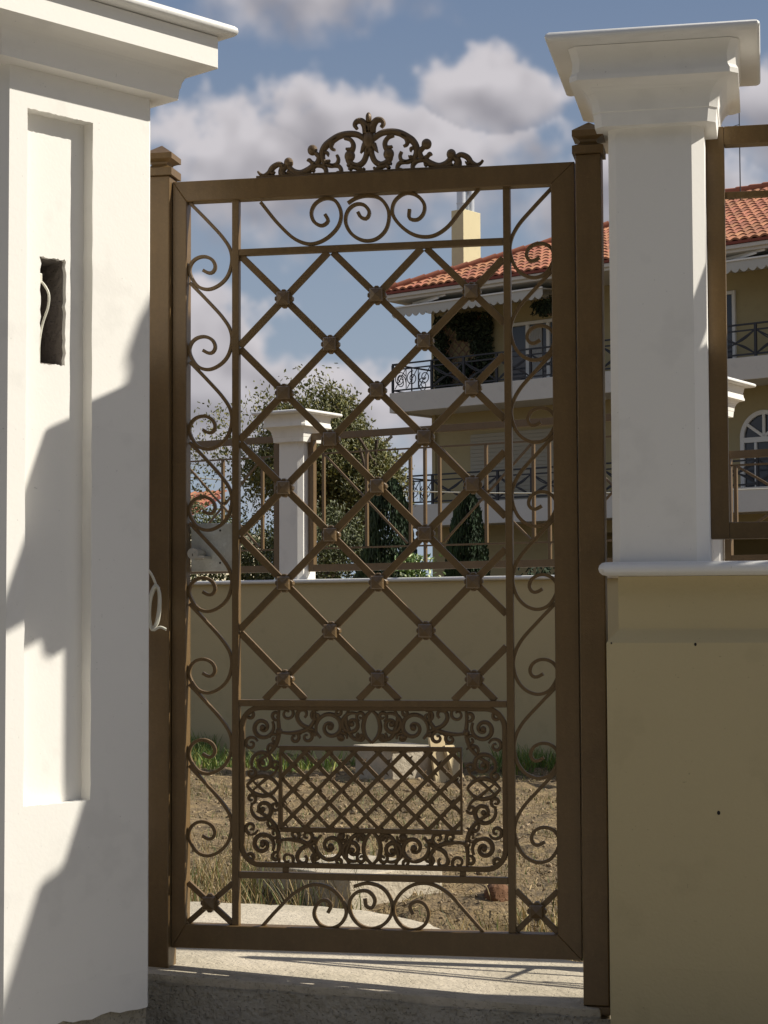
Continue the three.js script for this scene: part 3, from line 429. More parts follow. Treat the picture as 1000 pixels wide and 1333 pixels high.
{  // unseen block added, its profile shaped to shade the left pillar and gate stile
  const c = thing('added_occluder', 'white moulded canopy slab on steel posts, added unseen to shade the left pillar', 'occluder', [2.6, 0, 0]);
  mesh('occluder_slab', loftBox(0, 0.14, -1.3, -0.385, [[0, 3.22], [0, 3.57], [-0.012, 3.69], [-0.022, 3.735], [-0.022, 3.742], [-0.015, 3.752], [-0.018, 3.775], [-0.042, 3.82], [-0.06, 3.86]], 0.01), M.white, c);
  for (const z of [-1.22, -1.05]) mesh('post', box(0.04, 0.10, -0.35, 3.219, z - 0.03, z + 0.03, 0.004), M.brown, c);
}
{  // hidden bars added to throw thin crossed shadows on the threshold slab
  const f = thing('added_shadow_bars', 'brown steel rails with crossed bars, added unseen behind the low wall to shade the slab', 'fence panel', [1.2, -0.3, -0.52]);
  mesh('frame_rail', [box(0, 1.5, 1.14, 1.155, -0.008, 0.008, 0.001)], M.brown, f); mesh('frame_rail', box(0, 1.5, 1.06, 1.068, -0.006, 0.006, 0.001), M.brown, f); mesh('frame_rail', box(0, 1.5, 0.44, 0.48, -0.012, 0.012, 0.001), M.brown, f);
  for (const x of [0, 1.46]) mesh('frame_stile', box(x, x + 0.04, 0, 1.139, -0.02, 0.02, 0.001), M.brown, f);
  for (const x of [0.32, 1.02]) { mesh('diagonal', barBetween([x - 0.28, 0.5, 0.008], [x + 0.32, 1.05, 0.008], 0.014, 0.01), M.brown, f); mesh('diagonal', barBetween([x - 0.28, 1.05, -0.008], [x + 0.32, 0.5, -0.008], 0.022, 0.01), M.brown, f); }
}

// ------------------------------------------------------------------ far boundary: wall, pillars, fence
const FT = -21.1 * Math.PI / 180, FO = [-1.2043, 0, -8.4026];
const farPt = (x, y, z) => { const c = Math.cos(FT), s = Math.sin(FT); return [FO[0] + x * c + z * s, y, FO[2] - x * s + z * c]; };
{
  const w = thing('boundary_wall', 'long shaded plastered wall with white coping behind the yard', 'wall', FO, FT);
  mesh('wall_body', box(-9, 8, -0.4, 1.098, -0.2, 0, 0), M.ochre, w);
  mesh('coping', loft(rectPlan(-9, 8, -0.22, 0.0), [[-0.03, 1.0985], ...bull(0.035, 1.099, 1.128), [-0.03, 1.1285]], 0.7), M.marble, w);
  const labels = ['white pillar on the far wall seen through the left half of the gate', 'white pillar on the far wall seen through the right fence panel', 'white pillar on the far wall hidden beyond the left pillar'];
  const proto = smallPillar(labels[0], 0.205, FT); proto.position.set(...farPt(-0.712, 1.0, -0.104));
  proto.scale.y = 1.04;
  [[2.50, 1], [-3.9, 2]].forEach(([x, i]) => { const c = proto.clone(); c.name = numbered('boundary_pillar'); scene.add(c); c.position.set(...farPt(x, 1.0, -0.104)); tag(c, labels[i], 'pillar', 'white boundary pillars'); });
  const fence = (x0, x1, start, label, drop = 0) => {
    const f = thing('fence_panel', label, 'fence panel', farPt(0, 0, -0.104), FT), L = x1 - x0, q = [0.012, -0.012];
    const B = (n, a, b, c, d, t = 0.016) => mesh(n, box(a, b, c, d, -t / 2, t / 2, 0.001), M.brown, f);
    const yT = 2.19 - drop, yt = 2.04 - drop * 0.8;
    B('frame_stile', x0, x0 + 0.045, 1.185, yT, 0.04); B('frame_stile', x1 - 0.045, x1, 1.185, yT, 0.04);
    B('frame_rail', x0 + 0.046, x1 - 0.046, yT - 0.048, yT, 0.04); B('frame_rail', x0 + 0.046, x1 - 0.046, 1.186, 1.236, 0.04);
    B('thin_rail', x0 + 0.046, x1 - 0.046, yt - 0.006, yt + 0.006, 0.014); B('thin_rail', x0 + 0.046, x1 - 0.046, 1.346, 1.358, 0.014);
    for (let m = start; m < x1; m += 0.978) {
      const bars = [[m, 1.36], [m + 0.372, 1.36], [m + 0.739, 1.36], [m + 0.859, 1.237]];
      for (const [x, yb] of bars) if (x > x0 + 0.06 && x < x1 - 0.06) B('baluster', x - 0.0105, x + 0.0105, yb, yt - 0.0065, 0.022);
      const a = m + 0.02, b = m + 0.722; if (a > x0 && b < x1) { mesh('diagonal', barBetween([a, yt - 0.01, 0.016], [b, 1.372, 0.016], 0.016, 0.012), M.brown, f); mesh('diagonal', barBetween([a, 1.372, -0.016], [b, yt - 0.01, -0.016], 0.016, 0.012), M.brown, f); }
    }
    return f;
  };
  fence(-0.60, 2.385, -0.478, 'brown steel fence panel with crossed bars between the two far white pillars');
  fence(-3.78, -0.865, -1.764 - 0.978 * 2, 'brown steel fence panel with crossed bars left of the far white pillar');
  fence(2.615, 5.4, 2.55 - 0.859 + 0.02, 'brown steel fence panel with a lower top rail right of the far pillar', 0.29);
}

// ------------------------------------------------------------------ rubble and concrete in the yard
function blockThing(name, label, x, z, turn, w, h, d, y, mat, cat = 'concrete block') {
  const b = thing(name, label, cat, [x, y, z], turn), g = new RoundedBoxGeometry(w, h, d, 2, 0.008); g.translate(0, h / 2, 0);
  const p = g.attributes.position; for (let i = 0; i < p.count; i++) { const k = fbm(p.getX(i) * 9 + 40, p.getY(i) * 9 + p.getZ(i) * 7 + 40, 2) - 0.5; p.setXYZ(i, p.getX(i) + k * 0.012, p.getY(i) + k * 0.008, p.getZ(i) + k * 0.012); } g.computeVertexNormals();
  mesh('block', g, mat, b); return b;
}
blockThing('concrete_block', 'low square concrete chamber sunk in the soil just behind the gate slab', 0.02, -2.04, 56 * Math.PI / 180, 0.46, 0.36, 0.50, -0.40, M.concrete);
{ const b = blockThing('concrete_box', 'pale concrete box with a white lid standing near the foot of the far wall', -0.70, -6.72, 46 * Math.PI / 180, 0.36, 0.22, 0.40, -0.16, M.concrete, 'concrete box'); mesh('lid', box(-0.19, 0.19, 0.212, 0.232, -0.21, 0.21, 0.006), M.concrete, b); }
{
  const b = thing('leaning_board', 'pale timber board propped against the right side of the concrete box', 'board', [-0.40, -0.15, -6.60], 0.6); const g = box(-0.05, 0.05, 0, 0.30, -0.012, 0.012, 0.003); g.rotateX(-0.35); mesh('plank', g, M.straw, b);
  const c = b.clone(); c.name = numbered('leaning_board'); scene.add(c); c.position.set(-0.30, -0.15, -6.62); c.rotation.y = 0.9; c.scale.set(0.8, 0.8, 1); tag(c, 'pale timber board standing alone right of the concrete box', 'board');
}
{ const g = new THREE.IcosahedronGeometry(0.06, 2), p = g.attributes.position; for (let i = 0; i < p.count; i++) { const v = V3(p.getX(i), p.getY(i), p.getZ(i)); v.multiplyScalar(0.75 + 0.6 * fbm(v.x * 22 + 9, v.y * 22 + v.z * 13 + 9, 3)); p.setXYZ(i, v.x * 0.8, v.y * 1.05, v.z); } g.computeVertexNormals(); const b = thing('brick_lump', 'rust red lump of broken masonry beside the concrete chamber', 'rubble', [0.60, -0.12, -1.80]); mesh('lump', g, M.brick, b); }
function scatter(name, n, geo, mat, place, opt) {
  const im = new THREE.InstancedMesh(geo, mat, n), m = new THREE.Matrix4(), q = new THREE.Quaternion(), e = new THREE.Euler(), r = rng(opt.seed), col = new THREE.Color();
  let k = 0; for (let t = 0; t < n * 20 && k < n; t++) { const a = place(r); if (!a) continue; e.set(...a.rot); q.setFromEuler(e); m.compose(V3(...a.pos), q, V3(...a.scl)); im.setMatrixAt(k, m); if (opt.tint) { const v = opt.tint(r); col.setRGB(...v); im.setColorAt(k, col); } k++; }
  im.count = k; im.castShadow = im.receiveShadow = true; im.name = opt.parent ? name : numbered(name); im.userData.kind = 'stuff'; if (opt.label) tag(im, opt.label, opt.category); (opt.parent || scene).add(im); return im;
}
const onSlab = (x, z) => z > -1.2 && x > -0.4 && x < 1.2 && z > -0.6 - 0.6 * sm(1.05, 0.3, x);
{
  const cg = new THREE.IcosahedronGeometry(1, 1), p = cg.attributes.position; for (let i = 0; i < p.count; i++) { const v = V3(p.getX(i), p.getY(i), p.getZ(i)), k = 0.65 + 0.7 * fbm(v.x * 2 + 9, v.y * 2 + v.z * 1.7 + 9, 2); p.setXYZ(i, v.x * k, v.y * k * 0.7, v.z * k); } cg.computeVertexNormals();
  const yard = (r) => { const x = -3.2 + r() * 5.2, z = -8.1 + r() * 7.6; return onSlab(x, z) ? null : [x, z]; };
  scatter('soil_clods', 8000, cg, M.clod, (r) => { const c = yard(r); if (!c) return null; const s = 0.004 + 0.012 * r() ** 4; return { pos: [c[0], soilH(...c) + s * 0.2, c[1]], rot: [r() * 6, r() * 6, r() * 6], scl: [s, s, s] }; }, { seed: 21, label: 'clods of dry brown earth scattered over the yard', category: 'soil', tint: (r) => { const k = 0.6 + 0.7 * r(), t = r() < 0.12 ? 1.5 : 1; return [k * t, k * 0.97 * t, k * 0.93 * t]; } });
  const sg = new THREE.BoxGeometry(1, 0.05, 0.06);
  scatter('dry_straw', 20000, sg, M.straw, (r) => { const c = yard(r); if (!c) return null; const s = 0.015 + 0.05 * r() * r(); return { pos: [c[0], soilH(...c) + 0.006, c[1]], rot: [(r() - 0.5) * 0.5, r() * 6.3, (r() - 0.5) * 0.5], scl: [s, s * 0.8, s] }; }, { seed: 22, label: 'bits of dry straw strewn on the soil of the yard', category: 'straw', tint: (r) => { const k = 0.3 + 0.9 * r() * r(); return [k, k * 0.95, k * 0.85]; } });
  const bl = new THREE.PlaneGeometry(1, 1, 1, 4), bp = bl.attributes.position; for (let i = 0; i < bp.count; i++) { const v = bp.getY(i) + 0.5; bp.setXYZ(i, bp.getX(i) * (1 - v * 0.85), v, v * v * 0.45); } bl.computeVertexNormals();
  const blade = (c, r, h, w) => ({ pos: [c[0], soilH(...c) - 0.004, c[1]], rot: [(r() - 0.5) * 0.7, r() * 6.3, (r() - 0.5) * 0.7], scl: [w, h, h] });
  const wz = (x) => -8.40 + (x + 1.2043) * (-0.36 / 0.933) * -1;           // foot of the far wall
  scatter('green_grass', 5200, bl, M.grass, (r) => {
    const x = -3.1 + r() * 4.4, d = r() ** 1.5 * 1.5; const z = -8.40 + (x + 1.2043) * 0.386 + 0.03 + d; if (d > 0.6 && x > -1.2) return null; if (fbm(x * 2.2 + 5, z * 2.2 + 5, 3) < 0.46) return null; return blade([x, z], r, 0.05 + 0.10 * r(), 0.007 + 0.006 * r());
  }, { seed: 31, label: 'green grass growing along the foot of the far wall', category: 'grass', tint: (r) => { const k = 0.7 + 0.6 * r(), y = r() < 0.25; return y ? [k * 1.9, k * 1.25, k * 0.9] : [k, k, k]; } });
  scatter('yard_weeds', 26000, bl, M.grass, (r) => { const c = yard(r); if (!c) return null; const n = fbm(c[0] * 1.9 + 80, c[1] * 1.9 + 80, 3); if (n < 0.38 + 0.25 * r()) return null; return blade(c, r, 0.015 + 0.045 * r() * r(), 0.004); }, { seed: 32, label: 'sparse low weeds dotted over the yard soil', category: 'weeds', tint: (r) => { const k = 0.35 + 0.6 * r(), y = r() < 0.72; return y ? [k * 2.1, k * 1.0, k * 2.2] : [k, k, k]; } });
  scatter('dry_grass', 2100, bl, M.dry, (r) => { const left = r() < 0.62; const c = left ? [-0.62 + r() * 0.75, -2.5 + r() * 1.35] : [0.52 + r() * 0.75, -1.75 + r() * 1.15]; if (onSlab(...c)) return null; if (fbm(c[0] * 4 + 15, c[1] * 4 + 15, 2) < 0.38) return null; return blade(c, r, 0.05 + (left ? 0.15 : 0.07) * r(), 0.004 + 0.003 * r()); }, { seed: 33, label: 'tangled dry grass round the broken edge of the concrete slab', category: 'grass', tint: (r) => { const k = 0.45 + 0.8 * r(), g = r() < 0.3; return g ? [k * 0.45, k * 0.75, k * 0.5] : [k, k, k]; } });
}

// ------------------------------------------------------------------ trees
const leafG = (() => { const g = new THREE.PlaneGeometry(1, 1, 2, 2), p = g.attributes.position; for (let i = 0; i < p.count; i++) { const x = p.getX(i), y = p.getY(i); p.setXYZ(i, x * (1 - Math.abs(y) * 1.6) * 0.75, y, Math.abs(x) * 0.35 + y * y * 0.3); } g.computeVertexNormals(); return g; })();
{
  const t = thing('broadleaf_tree', 'loose leafy tree with thin branches behind the far wall on the left', 'tree', [-3.75, -0.15, -16.6]), r = rng(44), br = [], tips = [];
  const limb = (a, dir, len, rad, depth) => {
    const pts = [a]; let d = V3(...dir).normalize(), p = V3(...a); const n = 4; for (let i = 0; i < n; i++) { d.add(V3((r() - 0.5) * 0.35, (r() - 0.35) * 0.25, (r() - 0.5) * 0.35)).normalize(); p = p.clone().addScaledVector(d, len / n); pts.push(p.toArray()); if (depth >= 2) tips.push([p.toArray(), depth]); if (depth < 4 && i > 0) { const k = depth === 0 ? 3 : 2; for (let q = 0; q < k; q++) { const s = V3(r() - 0.5, r() * 0.75 - 0.12, r() - 0.5).normalize().lerp(d, 0.35); limb(p.toArray(), s.toArray(), len * (0.45 + r() * 0.25), rad * 0.5, depth + 1); } } }
    if (depth < 3 && Math.hypot(pts[4][0] / 1.45, (pts[4][1] - 2.1) / 1.5) < 0.95) br.push(tube(pts, rad, depth < 2 ? 8 : 4, depth < 2 ? 7 : 4));
  };
  limb([0, 0, 0], [0.02, 1, 0], 2.2, 0.075, 0);
  mesh('trunk', br, M.bark, t);
  const inside = (p) => { const x = (p[0] + 0.28) / 1.45, y = (p[1] - 2.15) / 1.62, z = p[2] / 1.2; return x * x + y * y + z * z < 0.75 + 0.6 * fbm(p[0] * 1.6 + 30, p[1] * 1.6 + 30, 2); };
  const good = tips.filter(([p]) => inside(p));
  scatter('crown', 62000, leafG, M.leaf, (q) => {
    let p; if (q() < 0.72 && good.length) { const b = good[Math.floor(q() * good.length)][0], s = 0.22; p = [b[0] + (q() + q() - 1) * s, b[1] + (q() + q() - 1) * s, b[2] + (q() + q() - 1) * s]; } else { p = [(q() * 2 - 1) * 1.6 - 0.3, 0.6 + q() * 2.9, (q() * 2 - 1) * 1.2]; if (!inside(p) || fbm(p[0] * 2.6 + 60, p[1] * 2.6 + p[2] * 1.3 + 60, 3) < 0.50) return null; }
    if (p[1] > 3.95 || p[1] < 0.4 || p[0] < -1.95 || p[0] > 1.2 + 0.25 * q()) return null; const k = 0.022 + 0.022 * q(); return { pos: p, rot: [q() * 6.3, q() * 6.3, q() * 6.3], scl: [k, k * 1.25, k] };
  }, { seed: 45, parent: t, tint: (q) => { const k = 0.55 + 0.8 * q(), y = q() < 0.25; return y ? [k * 1.5, k * 1.25, k * 0.9] : [k, k, k]; } });
}
function cypress(label, x, z, top, w, seed) {
  const t = thing('cypress_bush', label, 'cypress', [x, -0.15, z]); mesh('trunk', cyl(0, 0, top * 0.7, 0, 0.035, 0.012, 7), M.bark, t);
  scatter('crown', 9000, leafG, M.cyp, (q) => { const v = q(), hh = 0.08 + v * (top + 0.07), rad = w * (v < 0.35 ? 1 - 0.3 * ((0.35 - v) / 0.35) ** 2 : Math.sqrt(Math.max(0, 1 - ((v - 0.35) / 0.66) ** 2))) * (0.86 + 0.28 * fbm(v * 9 + seed, seed, 2)), a = q() * 6.283, rr = rad * Math.sqrt(0.35 + 0.65 * q()); return { pos: [Math.cos(a) * rr, hh, Math.sin(a) * rr], rot: [(q() - 0.5) * 0.9, a, (q() - 0.5) * 0.9], scl: [0.02 + 0.014 * q(), 0.045 + 0.035 * q(), 0.03] }; }, { seed, parent: t, tint: (q) => { const k = 0.5 + 0.9 * q(); return [k, k * 1.05, k]; } });
}
cypress('dark rounded cypress bush behind the far fence near the middle of the gate', -1.77, -11.9, 2.07, 0.31, 61);
cypress('smaller pointed cypress bush behind the far fence right of the middle', -1.08, -12.0, 1.95, 0.23, 62);
{
  const t = thing('flowering_shrub', 'low shrub with pale flowers between the two cypress bushes', 'shrub', [-1.47, -0.15, -11.6]); mesh('stem', [cyl(0, 0, 1.2, 0, 0.015, 0.01, 6), tube([[0, 0.7, 0], [0.08, 1.0, 0.04], [0.12, 1.3, 0.05]], 0.008, 8, 5)], M.bark, t);
  scatter('crown', 900, leafG, M.grass, (q) => ({ pos: [(q() + q() - 1) * 0.24, 0.95 + q() * 0.6, (q() - 0.5) * 0.3], rot: [q() * 6, q() * 6, q() * 6], scl: [0.03, 0.045, 0.03] }), { seed: 71, parent: t, tint: (q) => q() < 0.22 ? [6, 4.2, 14] : [0.7, 0.8, 0.8] });
}
{
  const t = thing('dark_hedge', 'dark evergreen hedge behind the far fence below the balconies', 'hedge', [1.1, -0.15, -12.4], FT); mesh('stem', [-1.2, -0.4, 0.4, 1.2, 2.0].map((x) => cyl(x, 0, 1.1, 0, 0.02, 0.012, 6)), M.bark, t);
  scatter('crown', 6000, leafG, M.cyp, (q) => ({ pos: [-1.9 + q() * 4.6, 0.5 + q() * (0.86 + 0.22 * fbm(q() * 3, 5, 2)), (q() - 0.5) * 0.5], rot: [q() * 6, q() * 6, q() * 6], scl: [0.05, 0.07, 0.05] }), { seed: 72, parent: t, tint: (q) => { const k = 0.6 + 0.9 * q(); return [k, k, k]; } });
}
for (const [label, x, z, w, hgt, sd] of [['dense olive green shrub behind the far fence left of the far white pillar', -4.5, -13.6, 1.2, 2.12, 501], ['dense olive green shrub behind the far fence right of the far white pillar', -2.75, -13.3, 0.85, 2.0, 502]]) {
  const t = thing('broadleaf_shrub', label, 'shrub', [x, -0.15, z]); mesh('stem', [-0.4, 0, 0.35].map((k) => tube([[k * 0.3, 0, 0], [k * 0.7, 0.6, 0.05], [k, 1.2, 0]], 0.015, 8, 5)), M.bark, t);
  scatter('crown', 22000, leafG, M.leaf, (q) => { const a = q() * 6.283, c = Math.acos(1 - 2 * q()), rr = Math.cbrt(0.35 + 0.65 * q()) * (0.8 + 0.4 * fbm(a * 2 + sd, c * 2, 3)); return { pos: [Math.cos(a) * Math.sin(c) * rr * w, hgt * 0.55 + Math.cos(c) * rr * hgt * 0.5, Math.sin(a) * Math.sin(c) * rr * 0.6], rot: [q() * 6.3, q() * 6.3, q() * 6.3], scl: [0.03, 0.042, 0.03] }; }, { seed: sd, parent: t, tint: (q) => { const k = 0.35 + 0.6 * q(); return [k * 0.9, k, k]; } });
}
// unseen evergreens added behind the camera to dim the light on the gate
for (let k = 0; k < 8; k++) {
  const t = thing('added_street_tree', 'tall dark evergreen added unseen behind the camera to dim the gate front', 'tree', [-13 + k * 4.1, -0.3, 13.0 + (k % 2) * 0.8], 0, 'unseen evergreens added to dim the gate front'); mesh('trunk', cyl(0, 0, 3, 0, 0.2, 0.14, 8), M.bark, t);
  scatter('crown', 1900, leafG, M.street, (q) => { const v = q(), a = q() * 6.283, rr = 2.5 * Math.sin(Math.PI * (0.12 + 0.85 * v)) ** 0.6 * Math.sqrt(0.3 + 0.7 * q()); return { pos: [Math.cos(a) * rr, 0.4 + v * 9.5, Math.sin(a) * rr], rot: [q() * 6, q() * 6, q() * 6], scl: [0.7, 0.9, 0.6] }; }, { seed: 300 + k, parent: t });
}
tag(mesh('overhead_cable', tube([[-9, 3.15, -22], [-4, 2.65, -21.4], [0, 2.52, -21], [4, 2.62, -20.6], [9, 3.1, -20]], 0.008, 60, 6), M.cable, scene), 'thin pale overhead cable crossing behind the far fence', 'cable');

// ------------------------------------------------------------------ apartment building
const BT = -28.7 * Math.PI / 180, BO = [-6.9967, 0, -44.2647];
const roofTiles = (x0, x1, run, pitch, tw, tr, seed, keep) => {       // rows of curved tiles rising from z = 0 to z = -run
  const r = rng(seed), pos = [], col = [], tp = Math.tan(pitch);
  for (let j = 0; j * tr < run; j++) for (let i = 0; x0 + i * tw < x1; i++) {
    const xa = x0 + i * tw, za = -j * tr; if (!keep(xa + tw / 2, za)) continue;
    const k = 0.72 + 0.5 * r(), c = [0.42 * k, 0.165 * k * (0.9 + 0.25 * r()), 0.09 * k], n = 6, z1 = za - tr * 1.12, lift = 0.03;
    const P = (q, z, up) => { const f = q / n, w = Math.sin(f * Math.PI) * 0.055; return [xa + f * tw * 1.04, -z * tp + w + up, z]; };
    for (let q = 0; q < n; q++) { const a = P(q, za, lift), b = P(q + 1, za, lift), d = P(q, z1, -0.002), e = P(q + 1, z1, -0.002); pos.push(...a, ...b, ...e, ...a, ...e, ...d); const g = P(q, za, -0.02), h = P(q + 1, za, -0.02); pos.push(...g, ...h, ...b, ...g, ...b, ...a); for (let m = 0; m < 6; m++) col.push(...c); for (let m = 0; m < 6; m++) col.push(c[0] * 0.8, c[1] * 0.75, c[2] * 0.75); }
  }
  const g = new THREE.BufferGeometry(); g.setAttribute('position', new THREE.Float32BufferAttribute(pos, 3)); g.setAttribute('color', new THREE.Float32BufferAttribute(col, 3)); g.computeVertexNormals(); return g;
};
{
  const b = thing('apartment_building', 'yellow apartment building with white balconies and a red tiled roof beyond the far wall', 'building', BO, BT), LX = 15;
  const S = (n, g, m) => mesh(n, g, m, b);
  S('wall', [box(0, LX, 2.9, 8.99, -10, 0, 0), box(0, 4.2, -0.2, 2.899, -10, 0, 0), box(4.201, LX, -0.2, 2.899, -10, -5, 0), box(0.08, 0.16, 3.71, 8.95, 0, 0.07, 0)], M.bwall);
  for (const [y0, y1, x0] of [[6.09, 6.60, -0.19], [3.15, 3.70, -0.15]]) {
    S('balcony_slab', [box(x0, LX, y0, y1, 1.36, 1.5, 0.01), box(x0, x0 + 0.14, y0, y1, -3, 1.355, 0.01), box(x0 + 0.145, LX, y0 + 0.04, y0 + 0.22, -0.002, 1.355, 0), box(x0 + 0.145, -0.003, y0 + 0.04, y0 + 0.22, -3, -0.003, 0)], M.bwhite);
    const yr = y1, h = 0.76, rail = S('balcony_railing', [box(x0 + 0.04, LX, yr + h - 0.04, yr + h, 1.41, 1.45, 0.004), box(x0 + 0.04, LX, yr + h - 0.175, yr + h - 0.14, 1.415, 1.44, 0), box(x0 + 0.04, LX, yr + 0.045, yr + 0.085, 1.415, 1.44, 0), box(x0 + 0.04, x0 + 0.08, yr + h - 0.04, yr + h, -3, 1.4, 0.004), box(x0 + 0.045, x0 + 0.075, yr + 0.05, yr + 0.08, -3, 1.4, 0)], M.iron);
    for (let x = 1.15, k = 0; x < LX; x += 1.02, k++) { mesh('post', box(x - 0.03, x + 0.03, yr, yr + h - 0.041, 1.405, 1.455, 0.003), M.iron, rail); const a = x + 0.04, c = x + 0.98; mesh('cross', [barBetween([a, yr + 0.09, 1.43], [c, yr + h - 0.18, 1.43], 0.034, 0.02), barBetween([a, yr + h - 0.18, 1.42], [c, yr + 0.09, 1.42], 0.034, 0.02), sweep([[a, yr + h - 0.18], [x + 0.3, yr + h - 0.36], [x + 0.51, yr + h - 0.42], [x + 0.72, yr + h - 0.36], [c, yr + h - 0.18]], 0.028, 0.02, 1.435), sweep([[a, yr + 0.09], [x + 0.3, yr + 0.26], [x + 0.51, yr + 0.31], [x + 0.72, yr + 0.26], [c, yr + 0.09]], 0.028, 0.02, 1.435)], M.iron, rail); }
    mesh('post', box(x0 + 0.03, x0 + 0.09, yr, yr + h - 0.041, 1.405, 1.455, 0.003), M.iron, rail);
    for (let k = 0; k < 3; k++) { const xc = x0 + 0.3 + k * 0.4; mesh('scroll', [sweep(spiral(xc, yr + 0.34, 0.19, 0.04, 0.4 + k, 1.6, 26), 0.022, 0.014, 1.43), barBetween([xc + 0.2, yr + 0.08, 1.43], [xc + 0.2, yr + h - 0.17, 1.43], 0.022, 0.012), barBetween([xc - 0.17, yr + 0.1, 1.425], [xc + 0.17, yr + h - 0.18, 1.425], 0.02, 0.012)], M.iron, rail); }
    for (let k = 0; k < 4; k++) { const zc = 1.1 - k * 0.9, s = sweep(spiral(0, 0, 0.2, 0.04, k, 1.6, 22), 0.022, 0.014, 0); s.rotateY(Math.PI / 2); s.translate(x0 + 0.06, yr + 0.33, zc); mesh('scroll', [s, box(x0 + 0.05, x0 + 0.075, yr, yr + h - 0.05, zc - 0.45, zc - 0.42, 0)], M.iron, rail); }
  }
  // roof
  const pit = 23 * Math.PI / 180, tp = Math.tan(pit), ex = -0.15, ez = 1.75, ey = 9.16;
  S('eaves', [box(ex + 0.06, LX, 8.93, 9.07, -10, ez - 0.06, 0.01), box(ex, LX, 9.0, 9.10, -10, ez, 0.02)], M.bwhite);
  S('gutter_board', box(ex - 0.02, LX, 9.105, 9.165, -10, ez + 0.03, 0), M.tileEdge);
  { const g = new THREE.BufferGeometry(), R = 6.2, yT = ey + R * tp, v = [[ex, ey, ez], [LX, ey, ez], [LX, ey, -10.4], [ex, ey, -10.4], [ex + R, yT, ez - R], [LX, yT, ez - R]]; const f = [[0, 1, 5], [0, 5, 4], [0, 4, 3], [3, 4, 5], [3, 5, 2], [1, 2, 5]]; g.setAttribute('position', new THREE.Float32BufferAttribute(f.flatMap((t) => t.flatMap((i) => v[i])), 3)); g.computeVertexNormals(); S('roof', g, M.tileEdge); }
  const tl = roofTiles(0, LX - ex, 6.2, pit, 0.245, 0.36, 90, (x, z) => x > -z + 0.05); tl.translate(ex, ey + 0.01, ez); { const m = S('roof_tiles', tl, M.tile); m.userData.kind = 'stuff'; }
  const rg = (() => { const g = new THREE.CylinderGeometry(0.10, 0.13, 0.42, 8, 1, false); g.rotateX(Math.PI / 2); return clean(g); })();
  const hipM = std([0.36, 0.12, 0.06]);
  const hd = V3(1, tp, -1).normalize(); for (let k = 0; k < 24; k++) { const m = share('ridge_tile', rg, hipM, b), p = V3(ex, ey + 0.06, ez).addScaledVector(hd, 0.15 + k * 0.385); m.position.copy(p); m.quaternion.setFromUnitVectors(V3(0, 0, -1), hd); }
  for (let k = 0; k < 24; k++) { const m = share('ridge_tile', rg, hipM, b); m.position.set(ex + 6.2 + k * 0.385, ey + 6.2 * tp + 0.05, ez - 6.2); m.rotation.y = Math.PI / 2; }
  const ch = S('chimney', [box(0.22, 0.62, 9.3, 11.62, -1.36, -0.6, 0.015)], M.chim);
  for (const [z, h] of [[-0.78, 12.3], [-1.16, 12.5]]) mesh('flue', [cyl(0.42, 11.6, h, z, 0.12, 0.12, 16), cyl(0.42, h - 0.5, h - 0.47, z, 0.13, 0.13, 16)], M.flue, ch).parent.add((() => { const m = new THREE.Mesh(clean(cyl(0.42, h - 0.16, h + 0.03, z, 0.15, 0.15, 16)), M.iron); m.name = 'flue_cap'; m.castShadow = m.receiveShadow = true; return m; })());
  S('roof_aerial', [cyl(7.52, 10.6, 13.5, -3, 0.016, 0.013, 6), barBetween([6.95, 13.1, -3.0], [7.52, 13.16, -3.0], 0.014, 0.014), ...[0, 1, 2].map((k) => barBetween([7.0 + k * 0.16, 13.11, -3.2], [7.0 + k * 0.16, 13.11, -2.8], 0.01, 0.01))], M.iron);
  // awnings under the eaves
  for (const [x0, x1] of [[0.05, 4.75], [9.0, 12.5]]) {
    const aw = S('awning', [box(x0, x1, 8.80, 8.90, 0.05, 0.3, 0.02), (() => { const g = new THREE.BoxGeometry(x1 - x0, 0.03, 1.45); g.rotateX(0.10); g.translate((x0 + x1) / 2, 8.80, 0.95); return g; })()], M.awning);
    const sh = new THREE.Shape(); sh.moveTo(x0, 8.74); sh.lineTo(x1, 8.74); sh.lineTo(x1, 8.58); const n = Math.round((x1 - x0) / 0.22); for (let k = 0; k < n; k++) { const xa = x1 - (x1 - x0) * k / n, xb = x1 - (x1 - x0) * (k + 1) / n; sh.quadraticCurveTo((xa + xb) / 2, 8.40, xb, 8.56); } sh.closePath();
    const vg = new THREE.ExtrudeGeometry(sh, { depth: 0.012, bevelEnabled: false }); vg.translate(0, 0, 1.66); mesh('valance', vg, M.awning, aw);
    mesh('front_bar', box(x0, x1, 8.735, 8.775, 1.64, 1.70, 0.006), M.frame, aw);
    mesh('arm', [barBetween([x0 + 0.4, 8.88, 1.3], [x0 + 1.7, 8.92, 1.62], 0.06, 0.05), barBetween([x0 + 0.4, 8.80, 1.3], [x0 + 1.5, 8.86, 1.66], 0.05, 0.05)], M.frame, aw);
  }
  const door = (x0, x1, y0, y1, panes) => { const d = S('balcony_door', [box(x0, x1, y1 - 0.08, y1, 0.0, 0.07, 0.005), box(x0, x0 + 0.08, y0, y1 - 0.081, 0.0, 0.07, 0.005), box(x1 - 0.08, x1, y0, y1 - 0.081, 0.0, 0.07, 0.005), ...Array.from({ length: panes - 1 }, (_, k) => { const x = x0 + (x1 - x0) * (k + 1) / panes; return box(x - 0.05, x + 0.05, y0, y1 - 0.081, 0.0, 0.065, 0.005); })], M.frame); for (let k = 0; k < panes; k++) { const w = (x1 - x0) / panes; mesh('pane', box(x0 + k * w + 0.06, x0 + (k + 1) * w - 0.06, y0, y1 - 0.09, 0.004, 0.02, 0), M.glass, d); } return d; };
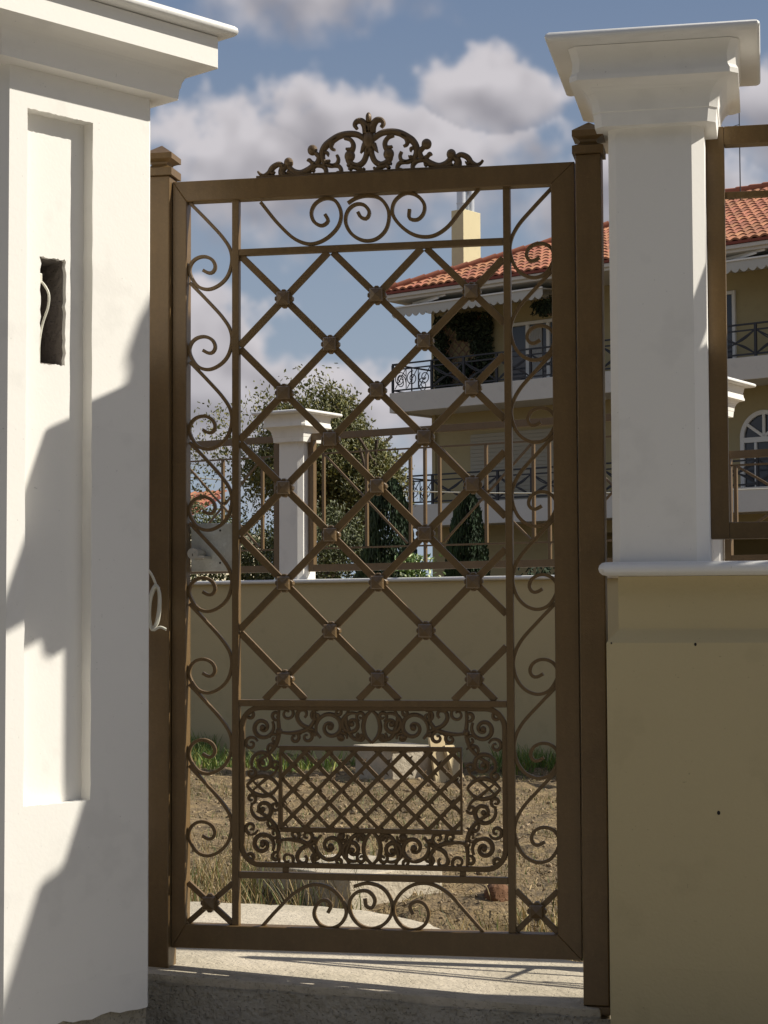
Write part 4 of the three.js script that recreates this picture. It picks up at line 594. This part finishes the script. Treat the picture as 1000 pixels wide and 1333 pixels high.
  { const d = door(2.5, 4.4, 6.3, 8.28, 3); mesh('curtain', Array.from({ length: 9 }, (_, k) => cyl(3.15 + k * 0.05, 6.3, 8.15, 0.035, 0.028, 0.028, 6)), M.curtain, d); }
  door(8.3, 9.05, 6.3, 8.4, 1); door(5.8, 7.0, 6.3, 8.3, 2); door(11.6, 12.8, 6.3, 8.4, 2); door(6.2, 7.6, 3.5, 5.6, 2);
  const shut = S('roller_shutter', box(1.3, 4.0, 3.4, 5.5, 0.0, 0.05, 0.005), M.shutter); for (let y = 3.45; y < 5.45; y += 0.1) mesh('slat', box(1.33, 3.97, y, y + 0.085, 0.051, 0.066, 0.004), M.shutter, shut);
  for (const x of [7.4, 10.6, 13.8]) S('column', box(x, x + 0.35, -0.2, 2.899, -0.36, -0.01, 0.01), M.bwall);
  // arched fanlight window
  { const cx = 9.75, sy = 4.95, R = 0.58, arc = (ri, ro, z0, z1) => { const s = new THREE.Shape(); s.absarc(0, 0, ro, 0, Math.PI); s.absarc(0, 0, ri, Math.PI, 0, true); const g = new THREE.ExtrudeGeometry(s, { depth: z1 - z0, bevelEnabled: false, curveSegments: 20 }); g.translate(cx, sy, z0); return g; };
    const wn = S('arched_window', [arc(R - 0.07, R + 0.03, 0, 0.08), box(cx - R - 0.03, cx - R + 0.07, 3.6, sy, 0, 0.08, 0.004), box(cx + R - 0.07, cx + R + 0.03, 3.6, sy, 0, 0.08, 0.004), box(cx - R + 0.07, cx + R - 0.07, sy - 0.12, sy, 0, 0.078, 0.004), ...[35, 90, 145].map((a) => barBetween([cx, sy, 0.05], [cx + Math.cos(a * Math.PI / 180) * (R - 0.06), sy + Math.sin(a * Math.PI / 180) * (R - 0.06), 0.05], 0.07, 0.05)), box(cx - 0.25, cx - 0.19, 3.6, sy - 0.121, 0, 0.07, 0.004), box(cx + 0.19, cx + 0.25, 3.6, sy - 0.121, 0, 0.07, 0.004)], M.frame);
    const hs = new THREE.Shape(); hs.absarc(0, 0, R - 0.07, 0, Math.PI); const hg = new THREE.ShapeGeometry(hs, 20); hg.translate(cx, sy, 0.02); mesh('pane', hg, M.glass, wn); mesh('pane', box(cx - R + 0.07, cx + R - 0.07, 3.6, sy - 0.12, 0.005, 0.02, 0), M.glass, wn); }
  S('wall_lamp', [cyl(8.62, 4.98, 5.12, 0.08, 0.05, 0.03, 8)], M.iron);
}
const onB = (x, y, z) => { const c = Math.cos(BT), s = Math.sin(BT); return [BO[0] + x * c + z * s, y, BO[2] - x * s + z * c]; };
{
  const t = thing('trellis_climber', 'dark climbing plant on a wooden trellis on the upper balcony', 'climbing plant', onB(0.42, 6.3, 0.14), BT), g = [];
  for (let k = -8; k < 12; k++) { const c = 0.24 * k; for (const s of [1, -1]) { const x0 = Math.max(0, s > 0 ? c : c - 2.3), x1 = Math.min(1.6, s > 0 ? c + 2.3 : c); if (x1 - x0 < 0.1) continue; const y = (x) => s > 0 ? x - c : c - x; g.push(barBetween([x0, y(x0), 0.01 * s], [x1, y(x1), 0.01 * s], 0.035, 0.015)); } }
  mesh('trellis', g, M.wood, t);
  scatter('foliage', 3600, leafG, M.vine, (q) => { const x = -0.05 + q() * 1.7, y = q() * 2.35, edge = Math.max(Math.abs(x - 0.8) / 0.85, Math.abs(y - 1.2) / 1.2); if (fbm(x * 2 + 4, y * 2 + 4, 3) + 0.30 * edge < 0.60) return null; return { pos: [x, y, (q() - 0.3) * 0.35], rot: [q() * 6, q() * 6, q() * 6], scl: [0.09, 0.12, 0.09] }; }, { seed: 81, parent: t, tint: (q) => { const k = 0.5 + q(); return [k, k, k]; } });
  const p = thing('hanging_plant', 'dark plant hanging under the awning above the balcony door', 'plant', onB(4.0, 8.2, 1.0), BT); mesh('basket', [cyl(0.5, 0.0, 0.22, 0, 0.1, 0.18, 10), cyl(0.5, 0.22, 0.55, 0, 0.008, 0.008, 5)], M.wood, p);
  scatter('foliage', 1100, leafG, M.vine, (q) => ({ pos: [(q() + q()) * 0.55, 0.2 + (q() + q() - 1) * 0.22, (q() - 0.5) * 0.5], rot: [q() * 6, q() * 6, q() * 6], scl: [0.08, 0.12, 0.08] }), { seed: 82, parent: p, tint: (q) => { const k = 0.5 + q(); return [k, k, k]; } });
}
// small house far off on the left
{
  const h = thing('distant_house', 'small cream house with red tiled roofs far off behind the tree', 'house', [-18.2, -0.75, -52.9], -0.45);
  mesh('wall', box(-4, 1.4, -0.2, 4.35, -5, 0, 0), M.cream, h); const pit = 24 * Math.PI / 180;
  const slab = (y, run) => { const g = new THREE.BoxGeometry(6.2, 0.12, run); g.rotateX(pit); g.translate(-1.3, y + run / 2 * Math.sin(pit), 0.4 - run / 2 * Math.cos(pit)); return g; };
  const rf = mesh('roof', [slab(4.32, 2.9)], M.tileEdge, h); const a = roofTiles(0, 6.2, 2.6, pit, 0.26, 0.36, 95, () => true); a.translate(-4.4, 4.40, 0.4); mesh('roof_tiles', a, M.tile, rf).userData.kind = 'stuff';
  const lf = mesh('porch_roof', [(() => { const g = new THREE.BoxGeometry(6.2, 0.1, 1.6); g.rotateX(pit); g.translate(-1.3, 3.6, 0.8); return g; })()], M.tileEdge, h); const c = roofTiles(0, 6.2, 1.5, pit, 0.26, 0.36, 96, () => true); c.translate(-4.4, 3.36, 1.5); mesh('roof_tiles', c, M.tile, lf).userData.kind = 'stuff';
  const wi = mesh('window', [box(-0.6, 0.5, 2.4, 3.2, 0.0, 0.06, 0.01)], M.frame, h); mesh('pane', box(-0.5, 0.4, 2.5, 3.1, 0.061, 0.07, 0), M.glass, wi);
}
renderer.render(scene, camera);
